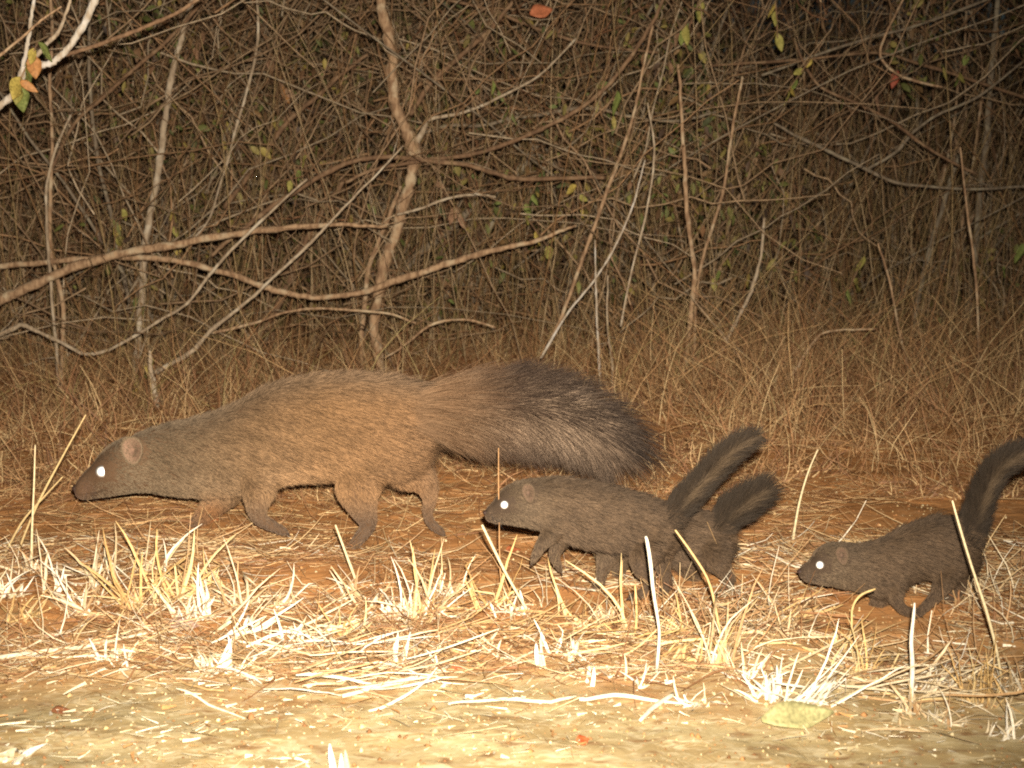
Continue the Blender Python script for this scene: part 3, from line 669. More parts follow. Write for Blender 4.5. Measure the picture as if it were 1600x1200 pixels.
def animal(name, label, Y, trunk, legs, tail, opt):
    """trunk: (x, top, bottom, depth ratio). legs: chains of (x, y, radius px, dY m). tail: (x, y, r)"""
    s = Y / F
    cx = np.mean([t[0] for t in trunk]); c = P(cx, trunk[len(trunk) // 2][2], Y)
    root = empty(name, (c[0], c[1], float(gh(c[0], c[1]))))
    VV, FT, FQ = [], [], []; nv = 0
    segs = []   # (a, b, ra, rb, region)
    def add(V, tris, quads):
        nonlocal nv
        VV.append(V)
        if tris is not None and len(tris): FT.append(tris + nv)
        if quads is not None and len(quads): FQ.append(quads + nv)
        nv += len(V)
    # trunk loft
    T = smooth_path(np.array([(t[0], t[1], t[2], t[3]) for t in trunk]), 44)
    ns = 28; a = np.arange(ns) * 2 * math.pi / ns
    ring = []
    for (x, tp, bt, dr) in T:
        top, bot = P(x, tp, Y), P(x, bt, Y); mid = (top + bot) / 2; h = (top - bot) / 2; hr = np.linalg.norm(h)
        dvec = np.array([0, 1.0, 0.0]) * hr * dr
        ring.append(mid[None] + np.cos(a)[:, None] * h[None] * np.array([1, 0, 1]) + np.sin(a)[:, None] * dvec[None])
    ring = np.array(ring); N = len(ring)
    q = (np.arange(N - 1)[:, None] * ns + np.arange(ns)[None]); j2 = (np.arange(ns) + 1) % ns
    qq = np.stack([q, np.arange(N - 1)[:, None] * ns + j2[None], (np.arange(N - 1)[:, None] + 1) * ns + j2[None], q + ns], -1).reshape(-1, 4)
    Vr = np.vstack([ring.reshape(-1, 3), ring[0].mean(0)[None], ring[-1].mean(0)[None]])
    t0 = np.array([(N * ns, (j + 1) % ns, j) for j in range(ns)]); t1 = np.array([(N * ns + 1, (N - 1) * ns + j, (N - 1) * ns + (j + 1) % ns) for j in range(ns)])
    add(Vr, np.vstack([t0, t1]), qq)
    for k in range(N - 1):
        m0, m1 = ring[k].mean(0), ring[k + 1].mean(0)
        segs.append((m0, m1, (T[k, 2] - T[k, 1]) / 2 * s, (T[k + 1, 2] - T[k + 1, 1]) / 2 * s, 0, T[k, 0]))
    def chain(rows, region, n=None):
        A = smooth_path(np.array(rows, float), n or 5 * len(rows))
        pts = np.array([P(r[0], r[1], Y + r[3]) for r in A]); R = np.maximum(A[:, 2], 1.0) * s
        Vv, fs = tubes(pts[None], R[None], 12)
        add(Vv, None, fs[0])
        # closed ends: round caps
        for e in (0, -1):
            add(pts[e] + SV * R[e], ST, SQ)
        # end fans to make the tube watertight
        b = nv - 2 * len(SV) - len(Vv)
        e0 = b + np.arange(12); e1 = b + (len(pts) - 1) * 12 + np.arange(12)
        FT.append(np.array([(e0[0], e0[k + 1], e0[k]) for k in range(1, 11)])); FT.append(np.array([(e1[0], e1[k], e1[k + 1]) for k in range(1, 11)]))
        for k in range(len(pts) - 1): segs.append((pts[k], pts[k + 1], R[k], R[k + 1], region, A[k, 0]))
        return pts
    toe_pts = []
    for rows in legs:
        chain(rows, 1)
        # toes at the end of the leg
        x1, y1, r1, d1 = rows[-1]; x0, y0 = rows[-2][:2]
        dd = np.array([x1 - x0, y1 - y0], float); dd /= np.linalg.norm(dd) + 1e-9
        for q_, off in enumerate((-0.75, -0.25, 0.25, 0.75)):
            L = r1 * (1.5 if abs(off) < 0.5 else 1.2)
            tr = [(x1, y1, r1 * 0.5, d1 + off * r1 * s * 1.1), (x1 + dd[0] * L * 0.6, y1 + dd[1] * L * 0.6 , r1 * 0.40, d1 + off * r1 * s * 1.3), (x1 + dd[0] * L, y1 + dd[1] * L + r1 * 0.1, r1 * 0.30, d1 + off * r1 * s * 1.4)]
            chain(tr, 1, 6)
            toe_pts.append((x1 + dd[0] * L, y1 + dd[1] * L, dd, r1, d1 + off * r1 * s * 1.4))
    chain([(q[0], q[1], q[2], q[3] if len(q) > 3 else 0) for q in tail], 2)
    tmp = mesh('body', np.vstack(VV), [np.vstack(FT), np.vstack(FQ)], opt['skin'], root)
    rm = tmp.modifiers.new('r', 'REMESH'); rm.mode = 'VOXEL'; rm.voxel_size = opt['voxel']; rm.use_smooth_shade = True
    sm = tmp.modifiers.new('s', 'SMOOTH'); sm.iterations = opt.get('smooth', 12); sm.factor = 0.5
    dg = bpy.context.evaluated_depsgraph_get()
    me = bpy.data.meshes.new_from_object(tmp.evaluated_get(dg))
    old = tmp.data; tmp.modifiers.clear(); tmp.data = me; bpy.data.meshes.remove(old); me.name = 'body'
    if not me.materials: me.materials.append(opt['skin'])
    # sample hair roots
    me.calc_loop_triangles()
    tv = np.zeros(len(me.loop_triangles) * 3, np.int32); me.loop_triangles.foreach_get('vertices', tv); tv = tv.reshape(-1, 3)
    co = np.zeros(len(me.vertices) * 3, np.float32); me.vertices.foreach_get('co', co); co = co.reshape(-1, 3).astype(float) + np.array(root.location)
    no = np.zeros(len(me.vertices) * 3, np.float32); me.vertices.foreach_get('normal', no); no = no.reshape(-1, 3).astype(float)
    A3 = co[tv]; ar = np.linalg.norm(np.cross(A3[:, 1] - A3[:, 0], A3[:, 2] - A3[:, 0]), axis=1)
    def sample(n):
        k = rng.choice(len(ar), n, p=ar / ar.sum()); u, v = rng.uniform(size=(2, n)); fl_ = u + v > 1; u[fl_], v[fl_] = 1 - u[fl_], 1 - v[fl_]
        w = np.stack([1 - u - v, u, v], -1)[:, :, None]
        return (co[tv[k]] * w).sum(1), unit((no[tv[k]] * w).sum(1))
    a_ = np.array([g_[0] for g_ in segs]); b_ = np.array([g_[1] for g_ in segs]); ra = np.array([g_[2] for g_ in segs]); rb = np.array([g_[3] for g_ in segs]); rgn = np.array([g_[4] for g_ in segs])
    def classify(p):
        out = np.zeros(len(p), int); tan = np.zeros((len(p), 3))
        ab = b_ - a_; L2 = (ab ** 2).sum(1) + 1e-12
        for st in range(0, len(p), 20000):
            q = p[st:st + 20000]
            t = np.clip(((q[:, None, :] - a_[None]) * ab[None]).sum(2) / L2[None], 0, 1)
            d = np.linalg.norm(q[:, None, :] - (a_[None] + t[..., None] * ab[None]), axis=2) - (ra[None] * (1 - t) + rb[None] * t)
            k = np.argmin(np.abs(d), axis=1); out[st:st + 20000] = k
        return rgn[out], unit((b_ - a_)[out])
    p, nrm = sample(opt['n'])
    reg, tan = classify(p)
    px, py = proj(p)
    tbot = np.interp(px, T[:, 0], T[:, 2])
    wleg = np.where(reg == 1, np.clip((py - tbot + 14) / 34 * opt.get('wl', 1.0), 0, 1), 0.0)
    # body and leg fur
    sel = reg != 2
    pb, nb, rb_, tb, xb, yb = p[sel], nrm[sel], wleg[sel], tan[sel], px[sel], py[sel]
    comb = (1 - rb_)[:, None] * np.array([[0.95, 0, -0.32]]) + rb_[:, None] * (0.8 * tb + np.array([[0.35, 0, -0.3]]))
    ct = unit(comb - (comb * nb).sum(1, keepdims=True) * nb)
    L = opt['length'](xb, yb, rb_) * rng.uniform(0.7, 1.25, len(xb))
    ex_, ey_, ew_, eh_, _t = opt['ear']
    L = np.where(((xb - ex_) / (ew_ * 1.1)) ** 2 + ((yb - ey_) / (eh_ * 1.1)) ** 2 < 1, L * 0.3, L)
    L = np.where((np.abs(xb - opt['eye'][0]) < opt['eye'][2] * 2.2) & (np.abs(yb - opt['eye'][1]) < opt['eye'][2] * 1.6), L * 0.25, L)
    gd = rng.uniform(size=len(xb)) < 0.07
    L = np.where(gd & (rb_ < 0.5) & (xb > opt['ear'][0] + 20), L * 1.55, L)
    cl = np.stack([vnoise(xb / 7, yb / 5, q_) for q_ in (1, 2, 3)], -1)
    d0 = unit(nb * opt.get('lift', 0.42) + ct * 0.8 + 0.28 * cl + rng.normal(size=nb.shape) * 0.12)
    t = np.linspace(0, 1, 5)[None, :, None]
    H = pb[:, None, :] + L[:, None, None] * (t * d0[:, None, :] + 0.28 * t * t * (ct - nb * 0.3)[:, None, :])
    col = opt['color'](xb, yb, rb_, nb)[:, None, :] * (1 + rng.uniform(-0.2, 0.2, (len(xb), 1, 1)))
    col = np.where(gd[:, None, None], col * 0.55, col)
    bandp = rng.uniform(0.4, 0.9, (len(xb), 1, 1))
    tt = t * np.ones_like(bandp)
    ring_ = np.where(np.abs(tt - bandp) < 0.16, opt.get('ring', 1.45), np.where(tt > bandp, 0.62, 0.92))
    hair('fur', root, H, opt['rad'] * np.array([1, 1, .85, .6, .18])[None, :] * np.ones((len(xb), 1)), col * ring_)
    # tail fur
    nt_ = opt['ntail']; p2, n2 = sample(int(nt_ * 8)); x2, _ = proj(p2); keep = x2 > opt['tailx']; p2, n2 = p2[keep], n2[keep]
    r2, t2 = classify(p2); k = r2 == 2; p2, n2, t2 = p2[k][:nt_], n2[k][:nt_], t2[k][:nt_]
    x2, y2 = proj(p2)
    # position along the tail
    tp = np.array([P(q[0], q[1], Y) for q in tail]); cum = np.concatenate([[0], np.cumsum(np.linalg.norm(np.diff(tp, axis=0), axis=1))])
    best = np.full(len(p2), 1e9); ut = np.zeros(len(p2))
    for k in range(len(tp) - 1):
        ab = tp[k + 1] - tp[k]; tq = np.clip(((p2 - tp[k]) @ ab) / (ab @ ab), 0, 1); dq = np.linalg.norm(p2 - tp[k] - tq[:, None] * ab, axis=1)
        m_ = dq < best; best[m_] = dq[m_]; ut[m_] = ((cum[k] + tq * (cum[k + 1] - cum[k])) / cum[-1])[m_]
    L = opt['tlen'](ut, n2) * (0.40 + 0.95 * rng.uniform(size=len(ut)) ** 1.5)
    cl = np.stack([vnoise(ut * 30, n2[:, 2] * 3 + n2[:, 1], q_ + 10) * 0.6 + vnoise(ut * 110, n2[:, 2] * 8 + n2[:, 1] * 3, q_ + 20) * 0.7 for q_ in (1, 2, 3)], -1)
    n3 = unit(n2 * np.array([1, opt.get('tflat', 0.5), 1]))
    d0 = unit(n3 * opt['tlift'] + t2 * np.interp(ut, [0, 0.25, 0.6, 1], opt.get('along', (0.6, 0.6, 0.6, 0.6)))[:, None] + opt.get('clump', 0.5) * cl + rng.normal(size=n2.shape) * 0.13)
    t = np.linspace(0, 1, 6)[None, :, None]
    H = p2[:, None, :] + L[:, None, None] * (t * d0[:, None, :] + 0.35 * t * t * (t2 + np.array([0, 0, opt.get('sag', -0.15)]) - 0.3 * n3)[:, None, :])
    col = opt['tcolor'](ut, n2, t[0, :, 0])            # (M,6,3)
    col = col * (1 + rng.uniform(-0.25, 0.25, (len(ut), 1, 1))) * (1 + 0.5 * cl[:, :1, None])
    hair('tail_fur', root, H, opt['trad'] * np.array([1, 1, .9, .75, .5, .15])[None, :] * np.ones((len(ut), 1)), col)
    # face
    ex, ey, er = opt['eye']
    T2 = np.array(T); kk = np.argmin(np.abs(T2[:, 0] - ex)); half = (T2[kk, 2] - T2[kk, 1]) / 2; midy = (T2[kk, 1] + T2[kk, 2]) / 2
    dep = math.sqrt(max(0.05, 1 - ((ey - midy) / half) ** 2)) * half * T2[kk, 3] * s
    for sgn in (-1, 1):
        q = P(ex, ey, Y + sgn * (dep + 0.0015))
        nn = unit(np.array([flash.location[0], -flash.location[1] - 0.0, flash.location[2]]) - q)
        if sgn > 0: nn = nn * np.array([1, -1, 1])
        uu = unit(np.cross(nn, [0, 0, 1])); vv = np.cross(uu, nn)
        Vv = q + er * s * (SV[:, :1] * uu + SV[:, 2:] * vv + 0.35 * SV[:, 1:2] * nn) + nn * 0.0065
        mesh('eye', Vv, [ST, SQ], M_EYE, root)
    # brow and lid: thin dark ring round the near eye
    nxp, nyp, nr = opt['nose']
    q = P(nxp, nyp, Y); mesh('nose', q + SV * nr * s * np.array([0.9, 1.0, 0.8]), [ST, SQ], M_NOSE, root)
    # ears: thick cupped shells
    ix, iy, rw, rh, tl = opt['ear']
    kk = np.argmin(np.abs(T2[:, 0] - ix)); half = (T2[kk, 2] - T2[kk, 1]) / 2; midy = (T2[kk, 1] + T2[kk, 2]) / 2
    dep = math.sqrt(max(0.05, 1 - min(0.99, ((iy + rh * 0.3 - midy) / half)) ** 2)) * half * T2[kk, 3] * s
    rr = np.linspace(0, 1, 7); aa = np.arange(20) * 2 * math.pi / 20
    for sgn in (-1, 1):
        Lp = []
        for shell in (0, 1):
            for r_ in rr:
                for a2 in aa:
                    lx = rw * r_ * math.cos(a2) * (0.88 + 0.2 * math.sin(a2)); lz = rh * r_ * math.sin(a2)
                    cup = (0.42 * (1 - r_ ** 2)) * rw * (1 if shell == 0 else 1.35) + (2.0 if shell else 0)
                    xx_ = lx * math.cos(tl) - lz * math.sin(tl); zz_ = lx * math.sin(tl) + lz * math.cos(tl)
                    Lp.append((xx_ * s + 0.25 * lz * 0, cup * s + zz_ * 0.25 * s - lx * 0.35 * s, zz_ * s))
        Lp = np.array(Lp)
        if sgn > 0: Lp[:, 1] *= -1
        q = P(ix, iy, Y + sgn * (dep + 0.010))
        nR = len(rr); f = []
        for sh in (0, 1):
            for i_ in range(nR - 1):
                for j_ in range(20):
                    b0 = sh * nR * 20 + i_ * 20
                    f.append((b0 + j_, b0 + (j_ + 1) % 20, b0 + 20 + (j_ + 1) % 20, b0 + 20 + j_))
        for j_ in range(20): f.append(((nR - 1) * 20 + j_, (nR - 1) * 20 + (j_ + 1) % 20, (2 * nR - 1) * 20 + (j_ + 1) % 20, (2 * nR - 1) * 20 + j_))
        rv = np.concatenate([np.repeat(rr, 20)] * 2); av = np.tile(np.tile(aa, len(rr)), 2)
        skin_c = np.array(opt['earcol']); fur_c = opt['color'](np.array([ix * 1.0]), np.array([iy * 1.0]), np.zeros(1), np.zeros((1, 3)))[0]
        dk = np.exp(-((rv - 0.30) / 0.22) ** 2) * (0.65 + 0.35 * np.sin(av + 2.2)); rimw = np.clip((rv - 0.78) / 0.2, 0, 1)
        ecol = skin_c[None] * (1 - 0.62 * dk[:, None]); ecol = ecol * (1 - rimw[:, None]) + fur_c[None] * rimw[:, None]
        ecol[len(ecol) // 2:] = fur_c
        eo = mesh('ear', q + Lp, np.array(f), M_EARSKIN, root, tint=ecol)
        rim_ = (q + Lp)[(nR - 1) * 20: nR * 20]; cen = rim_.mean(0)
        kf = rng.integers(0, 20, 900); wv = rng.uniform(size=(900, 1)); base = rim_[kf] * wv + rim_[(kf + 1) % 20] * (1 - wv)
        inn = np.where(rng.uniform(size=900) < 0.45, rng.uniform(0.25, 1, 900), 1.0)[:, None]
        base = cen + (base - cen) * inn
        dirn = unit(unit(base - cen) * 0.7 + rng.normal(size=(900, 3)) * 0.3 + np.array([0.35, sgn * 0.25, 0.1]))
        tt_ = np.linspace(0, 1, 4)[None, :, None]; LL = rng.uniform(0.05, 0.16, (900, 1, 1)) * rw * s * 1.3
        hc_ = opt['color'](np.full(900, ix * 1.0), np.full(900, iy * 1.0), np.zeros(900), np.zeros((900, 3)))[:, None, :] * np.ones((1, 4, 1)) * rng.uniform(0.8, 1.5, (900, 1, 1))
        hair('ear_hair', root, base[:, None, :] + LL * tt_ * dirn[:, None, :], opt['rad'] * 0.7 * np.array([1, .9, .6, .2])[None] * np.ones((900, 1)), hc_)
        # whiskers
        wx = nxp + rng.uniform(1.5, 4, 9) * nr; wy = nyp + rng.uniform(-0.3, 1.1, 9) * nr
        wb = np.array([P(a_, b_, Y + sgn * nr * s * 1.2) for a_, b_ in zip(wx, wy)])
        wd = unit(np.stack([rng.uniform(-0.2, 0.7, 9), np.full(9, sgn * 0.8), rng.uniform(-0.6, 0.1, 9)], -1))
        t6 = np.linspace(0, 1, 6)[None, :, None]
        wp = wb[:, None, :] + t6 * wd[:, None, :] * (nr * s * 4.5) + t6 ** 2 * np.array([nr * s * 1.2, 0, -nr * s * 0.9])
        hair('whisker', root, wp, 0.00022 * np.linspace(1, 0.3, 6)[None] * np.ones((9, 1)), np.full((9, 6, 3), 0.05))
    for (x1, y1, dd, r1, d1) in toe_pts:
        rows = np.array([P(x1, y1, Y + d1), P(x1 + dd[0] * r1 * 0.35, y1 + dd[1] * r1 * 0.35 + r1 * 0.1, Y + d1), P(x1 + dd[0] * r1 * 0.6, y1 + dd[1] * r1 * 0.6 + r1 * 0.35, Y + d1)])
        Vv, fs = tubes(rows[None], np.array([[0.2, 0.15, 0.04]]) * r1 * s, 6)
        mesh('claw', Vv, fs, M_CLAW, root)
    return tag(root, label, 'mongoose', opt['group'])

def lerp(x, xs, ys): return np.interp(x, xs, ys)
def lerpc(x, xs, cs):
    cs = np.array(cs); return np.stack([np.interp(x, xs, cs[:, k]) for k in range(3)], -1)

# ---- the large mongoose
def a_len(x, y, r):
    L = lerp(x, [120, 150, 200, 260, 340, 500, 640, 700], [0.003, 0.005, 0.008, 0.013, 0.020, 0.023, 0.027, 0.032])
    L = L * np.clip(1 - (y - 735) / 90, 0.55, 1) + 0.040 * np.clip((x - 590) / 80, 0, 1) * np.clip((690 - y) / 60, 0, 1)
    return L * (1 - r) + r * lerp(y, [745, 775, 800, 830], [0.014, 0.011, 0.006, 0.005])
def a_col(x, y, r, n):
    c = lerpc(x, [118, 140, 200, 290, 380, 500, 620, 700], [(0.15, 0.095, 0.066), (0.165, 0.118, 0.074), (0.165, 0.124, 0.078), (0.185, 0.130, 0.078), (0.225, 0.143, 0.077), (0.255, 0.150, 0.073), (0.245, 0.142, 0.070), (0.215, 0.132, 0.074)])
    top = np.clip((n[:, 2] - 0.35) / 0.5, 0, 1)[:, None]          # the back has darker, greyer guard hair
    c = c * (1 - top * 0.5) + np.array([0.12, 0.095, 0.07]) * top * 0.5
    c = c * (1 + 0.22 * vnoise(x / 34, y / 22, 71) + 0.18 * vnoise(x / 12, y / 8, 72))[:, None]
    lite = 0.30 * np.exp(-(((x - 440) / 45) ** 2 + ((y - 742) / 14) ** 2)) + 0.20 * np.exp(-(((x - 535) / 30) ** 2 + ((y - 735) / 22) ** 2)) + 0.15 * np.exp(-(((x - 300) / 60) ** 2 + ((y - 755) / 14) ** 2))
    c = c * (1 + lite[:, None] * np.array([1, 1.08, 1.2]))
    inner = np.exp(-(((x - 328) / 24) ** 2 + ((y - 798) / 20) ** 2))[:, None] * 0.8      # brighter orange patch on the inside of the far foreleg
    leg = np.clip((y - 770) / 50, 0, 1)[:, None] * r[:, None]
    c = c * (1 - leg) + np.array([0.12, 0.082, 0.055]) * leg
    c = c * (1 - inner) + np.array([0.33, 0.165, 0.07]) * inner
    mouth = np.abs(y - (772 - (x - 128) * 0.12 - 3 * np.exp(-((x - 160) / 8.0) ** 2))) < 1.5            # line of the lips
    m_ = (mouth & (x > 124) & (x < 166))[:, None]
    c = np.where(m_, c * 0.35, c)
    muz = np.exp(-(((x - 134) / 13) ** 2 + ((y - 762) / 12) ** 2))[:, None]      # thin pinkish hair on the muzzle
    c = c * (1 - 0.6 * muz) + np.array([0.17, 0.098, 0.075]) * 0.6 * muz
    blot = np.exp(-(((x - 672) / 11) ** 2 + ((y - 692) / 15) ** 2))[:, None]
    c = c * (1 - 0.7 * blot)
    eye = np.exp(-(((x - 160) / 16) ** 2 + ((y - 740) / 12) ** 2))[:, None]
    return c * (1 + 0.25 * eye)
def a_tlen(u, n):
    up = n[:, 2] > 0
    base = np.interp(u, [0, 0.12, 0.4, 0.8, 1.0], [0.080, 0.092, 0.095, 0.088, 0.085])
    return base * (0.95 + 0.17 * np.clip(n[:, 2] * 2, -1, 1))
def a_tcol(u, n, t):
    M = len(u)
    core = lerpc(u, [0, 0.1, 0.35, 0.7, 1], [(0.215, 0.132, 0.074), (0.235, 0.15, 0.085), (0.31, 0.215, 0.14), (0.36, 0.265, 0.185), (0.13, 0.088, 0.058)])
    tip = lerpc(u, [0, 0.35, 0.8, 1], [(0.18, 0.105, 0.055), (0.055, 0.036, 0.026), (0.035, 0.024, 0.018), (0.03, 0.022, 0.018)])
    k = np.clip((t[None, :] - (0.66 - 0.22 * (n[:, 2:3] > 0.1))) / 0.22, 0, 1)[..., None]
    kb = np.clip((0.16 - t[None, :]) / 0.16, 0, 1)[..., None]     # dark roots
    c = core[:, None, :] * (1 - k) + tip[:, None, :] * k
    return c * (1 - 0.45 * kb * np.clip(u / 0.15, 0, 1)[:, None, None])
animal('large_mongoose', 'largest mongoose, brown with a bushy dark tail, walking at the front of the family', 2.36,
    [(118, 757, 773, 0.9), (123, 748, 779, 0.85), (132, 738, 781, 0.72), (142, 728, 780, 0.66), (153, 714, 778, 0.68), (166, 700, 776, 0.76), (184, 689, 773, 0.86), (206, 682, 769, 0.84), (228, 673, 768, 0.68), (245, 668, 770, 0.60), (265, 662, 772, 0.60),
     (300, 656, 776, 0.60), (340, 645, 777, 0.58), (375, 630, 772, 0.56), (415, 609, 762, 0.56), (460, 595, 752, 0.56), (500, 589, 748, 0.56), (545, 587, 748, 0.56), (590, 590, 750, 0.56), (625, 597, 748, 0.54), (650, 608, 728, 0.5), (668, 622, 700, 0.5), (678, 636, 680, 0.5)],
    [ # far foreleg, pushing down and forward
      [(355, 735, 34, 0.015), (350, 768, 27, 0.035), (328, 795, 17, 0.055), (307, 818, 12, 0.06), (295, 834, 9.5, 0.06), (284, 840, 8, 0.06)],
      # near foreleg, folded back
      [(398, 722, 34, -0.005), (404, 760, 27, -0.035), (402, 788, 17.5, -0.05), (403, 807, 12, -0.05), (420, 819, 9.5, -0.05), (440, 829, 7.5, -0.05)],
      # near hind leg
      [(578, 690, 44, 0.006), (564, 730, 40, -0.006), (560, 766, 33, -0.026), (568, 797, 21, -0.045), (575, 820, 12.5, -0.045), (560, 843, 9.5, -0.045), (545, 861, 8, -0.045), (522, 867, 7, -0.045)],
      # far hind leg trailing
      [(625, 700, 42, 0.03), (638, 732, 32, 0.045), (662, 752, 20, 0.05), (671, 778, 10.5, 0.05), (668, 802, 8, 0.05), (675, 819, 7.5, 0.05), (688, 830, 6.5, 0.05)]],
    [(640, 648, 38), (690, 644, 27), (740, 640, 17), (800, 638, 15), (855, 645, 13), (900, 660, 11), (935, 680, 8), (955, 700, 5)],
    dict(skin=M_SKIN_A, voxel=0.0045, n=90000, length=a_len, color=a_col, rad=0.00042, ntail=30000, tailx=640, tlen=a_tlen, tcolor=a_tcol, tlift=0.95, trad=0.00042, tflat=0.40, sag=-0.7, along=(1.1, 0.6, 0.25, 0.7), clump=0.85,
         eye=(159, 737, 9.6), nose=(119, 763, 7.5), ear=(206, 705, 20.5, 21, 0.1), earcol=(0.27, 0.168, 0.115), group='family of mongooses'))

# ---- the pups
def pup_fns(x0, sgn=1, ear=0):
    def ln(x, y, r):
        L = lerp(x - x0, [0, 30, 60, 120, 290], [0.0025, 0.004, 0.008, 0.014, 0.018])
        return L * (1 - r) + 0.004 * r
    def cf(x, y, r, n):
        c = lerpc(x - x0, [0, 40, 120, 280], [(0.115, 0.080, 0.053), (0.122, 0.088, 0.055), (0.110, 0.074, 0.045), (0.094, 0.062, 0.037)])
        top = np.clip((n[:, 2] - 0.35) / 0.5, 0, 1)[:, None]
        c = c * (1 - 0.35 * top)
        return c * (1 + 0.3 * vnoise(x / 14, y / 9, 73) + 0.25 * vnoise(x / 5, y / 4, 74))[:, None]
    def tl(u, n): return np.interp(u, [0, 0.2, 0.8, 1.0], [0.014, 0.021, 0.024, 0.020])
    def tc(u, n, t):
        side = 0.6 * np.clip((np.abs(n[:, 1]) - 0.955) / 0.04, 0, 1)[:, None, None] * np.clip((u - 0.05) / 0.1, 0, 1)[:, None, None]   # pale parting along the flank of the tail
        c = np.array([0.048, 0.033, 0.021])[None, None, :] * np.ones((len(u), len(t), 1))
        k = np.clip((t[None, :] - 0.25) / 0.3, 0, 1)[..., None]
        c = c * (1 - k) + np.array([0.028, 0.020, 0.013]) * k
        return c * (1 - side) + np.array([0.13, 0.092, 0.056]) * side
    return ln, cf, tl, tc
ln, cf, tl, tc = pup_fns(759)
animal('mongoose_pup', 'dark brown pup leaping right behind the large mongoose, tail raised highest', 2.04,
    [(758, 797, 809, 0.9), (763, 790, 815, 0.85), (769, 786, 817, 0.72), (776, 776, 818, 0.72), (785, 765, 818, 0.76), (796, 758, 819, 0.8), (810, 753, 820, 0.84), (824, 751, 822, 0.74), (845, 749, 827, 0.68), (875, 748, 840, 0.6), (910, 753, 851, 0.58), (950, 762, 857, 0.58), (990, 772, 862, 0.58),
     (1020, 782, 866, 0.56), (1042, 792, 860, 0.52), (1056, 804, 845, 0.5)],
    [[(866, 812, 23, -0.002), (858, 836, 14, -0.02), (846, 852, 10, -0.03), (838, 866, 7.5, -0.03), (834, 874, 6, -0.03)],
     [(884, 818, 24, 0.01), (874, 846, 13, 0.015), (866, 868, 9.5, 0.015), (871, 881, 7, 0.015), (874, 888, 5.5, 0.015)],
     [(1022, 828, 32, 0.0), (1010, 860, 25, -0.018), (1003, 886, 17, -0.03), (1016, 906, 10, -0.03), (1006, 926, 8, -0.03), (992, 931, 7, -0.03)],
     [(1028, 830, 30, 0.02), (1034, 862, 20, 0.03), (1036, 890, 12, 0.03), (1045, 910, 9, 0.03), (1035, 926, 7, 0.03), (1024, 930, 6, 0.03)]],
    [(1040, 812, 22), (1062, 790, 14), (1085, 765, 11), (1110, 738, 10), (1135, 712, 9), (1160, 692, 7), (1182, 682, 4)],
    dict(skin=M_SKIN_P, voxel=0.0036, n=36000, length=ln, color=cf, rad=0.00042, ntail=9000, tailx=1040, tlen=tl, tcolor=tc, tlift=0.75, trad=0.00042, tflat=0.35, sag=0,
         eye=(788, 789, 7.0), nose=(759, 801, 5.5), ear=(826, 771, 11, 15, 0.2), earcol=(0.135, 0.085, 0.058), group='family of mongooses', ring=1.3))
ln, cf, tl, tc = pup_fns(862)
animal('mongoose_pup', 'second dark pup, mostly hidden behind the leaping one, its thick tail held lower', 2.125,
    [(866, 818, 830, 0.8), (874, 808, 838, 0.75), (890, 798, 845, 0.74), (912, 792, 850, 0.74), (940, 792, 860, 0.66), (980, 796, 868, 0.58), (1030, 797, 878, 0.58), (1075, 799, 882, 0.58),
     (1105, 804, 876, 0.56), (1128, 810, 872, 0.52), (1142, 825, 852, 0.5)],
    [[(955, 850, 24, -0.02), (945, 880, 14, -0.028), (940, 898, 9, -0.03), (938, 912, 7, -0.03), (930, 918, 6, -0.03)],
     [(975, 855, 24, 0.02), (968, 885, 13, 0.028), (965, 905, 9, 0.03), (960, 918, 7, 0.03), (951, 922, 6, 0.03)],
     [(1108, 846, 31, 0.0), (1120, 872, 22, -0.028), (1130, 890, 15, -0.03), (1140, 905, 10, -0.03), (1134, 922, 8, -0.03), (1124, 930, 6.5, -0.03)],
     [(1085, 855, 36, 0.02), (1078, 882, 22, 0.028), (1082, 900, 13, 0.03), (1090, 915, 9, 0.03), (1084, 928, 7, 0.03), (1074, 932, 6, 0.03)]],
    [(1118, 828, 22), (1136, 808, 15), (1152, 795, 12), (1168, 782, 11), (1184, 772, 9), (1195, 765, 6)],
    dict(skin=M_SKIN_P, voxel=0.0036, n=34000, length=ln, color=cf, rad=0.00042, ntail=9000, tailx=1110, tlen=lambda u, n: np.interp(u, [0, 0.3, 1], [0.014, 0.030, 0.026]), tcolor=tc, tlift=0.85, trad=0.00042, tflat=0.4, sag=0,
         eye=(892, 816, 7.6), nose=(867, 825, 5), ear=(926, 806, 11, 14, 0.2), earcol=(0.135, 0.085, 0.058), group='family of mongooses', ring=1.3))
ln, cf, tl, tc = pup_fns(1250)
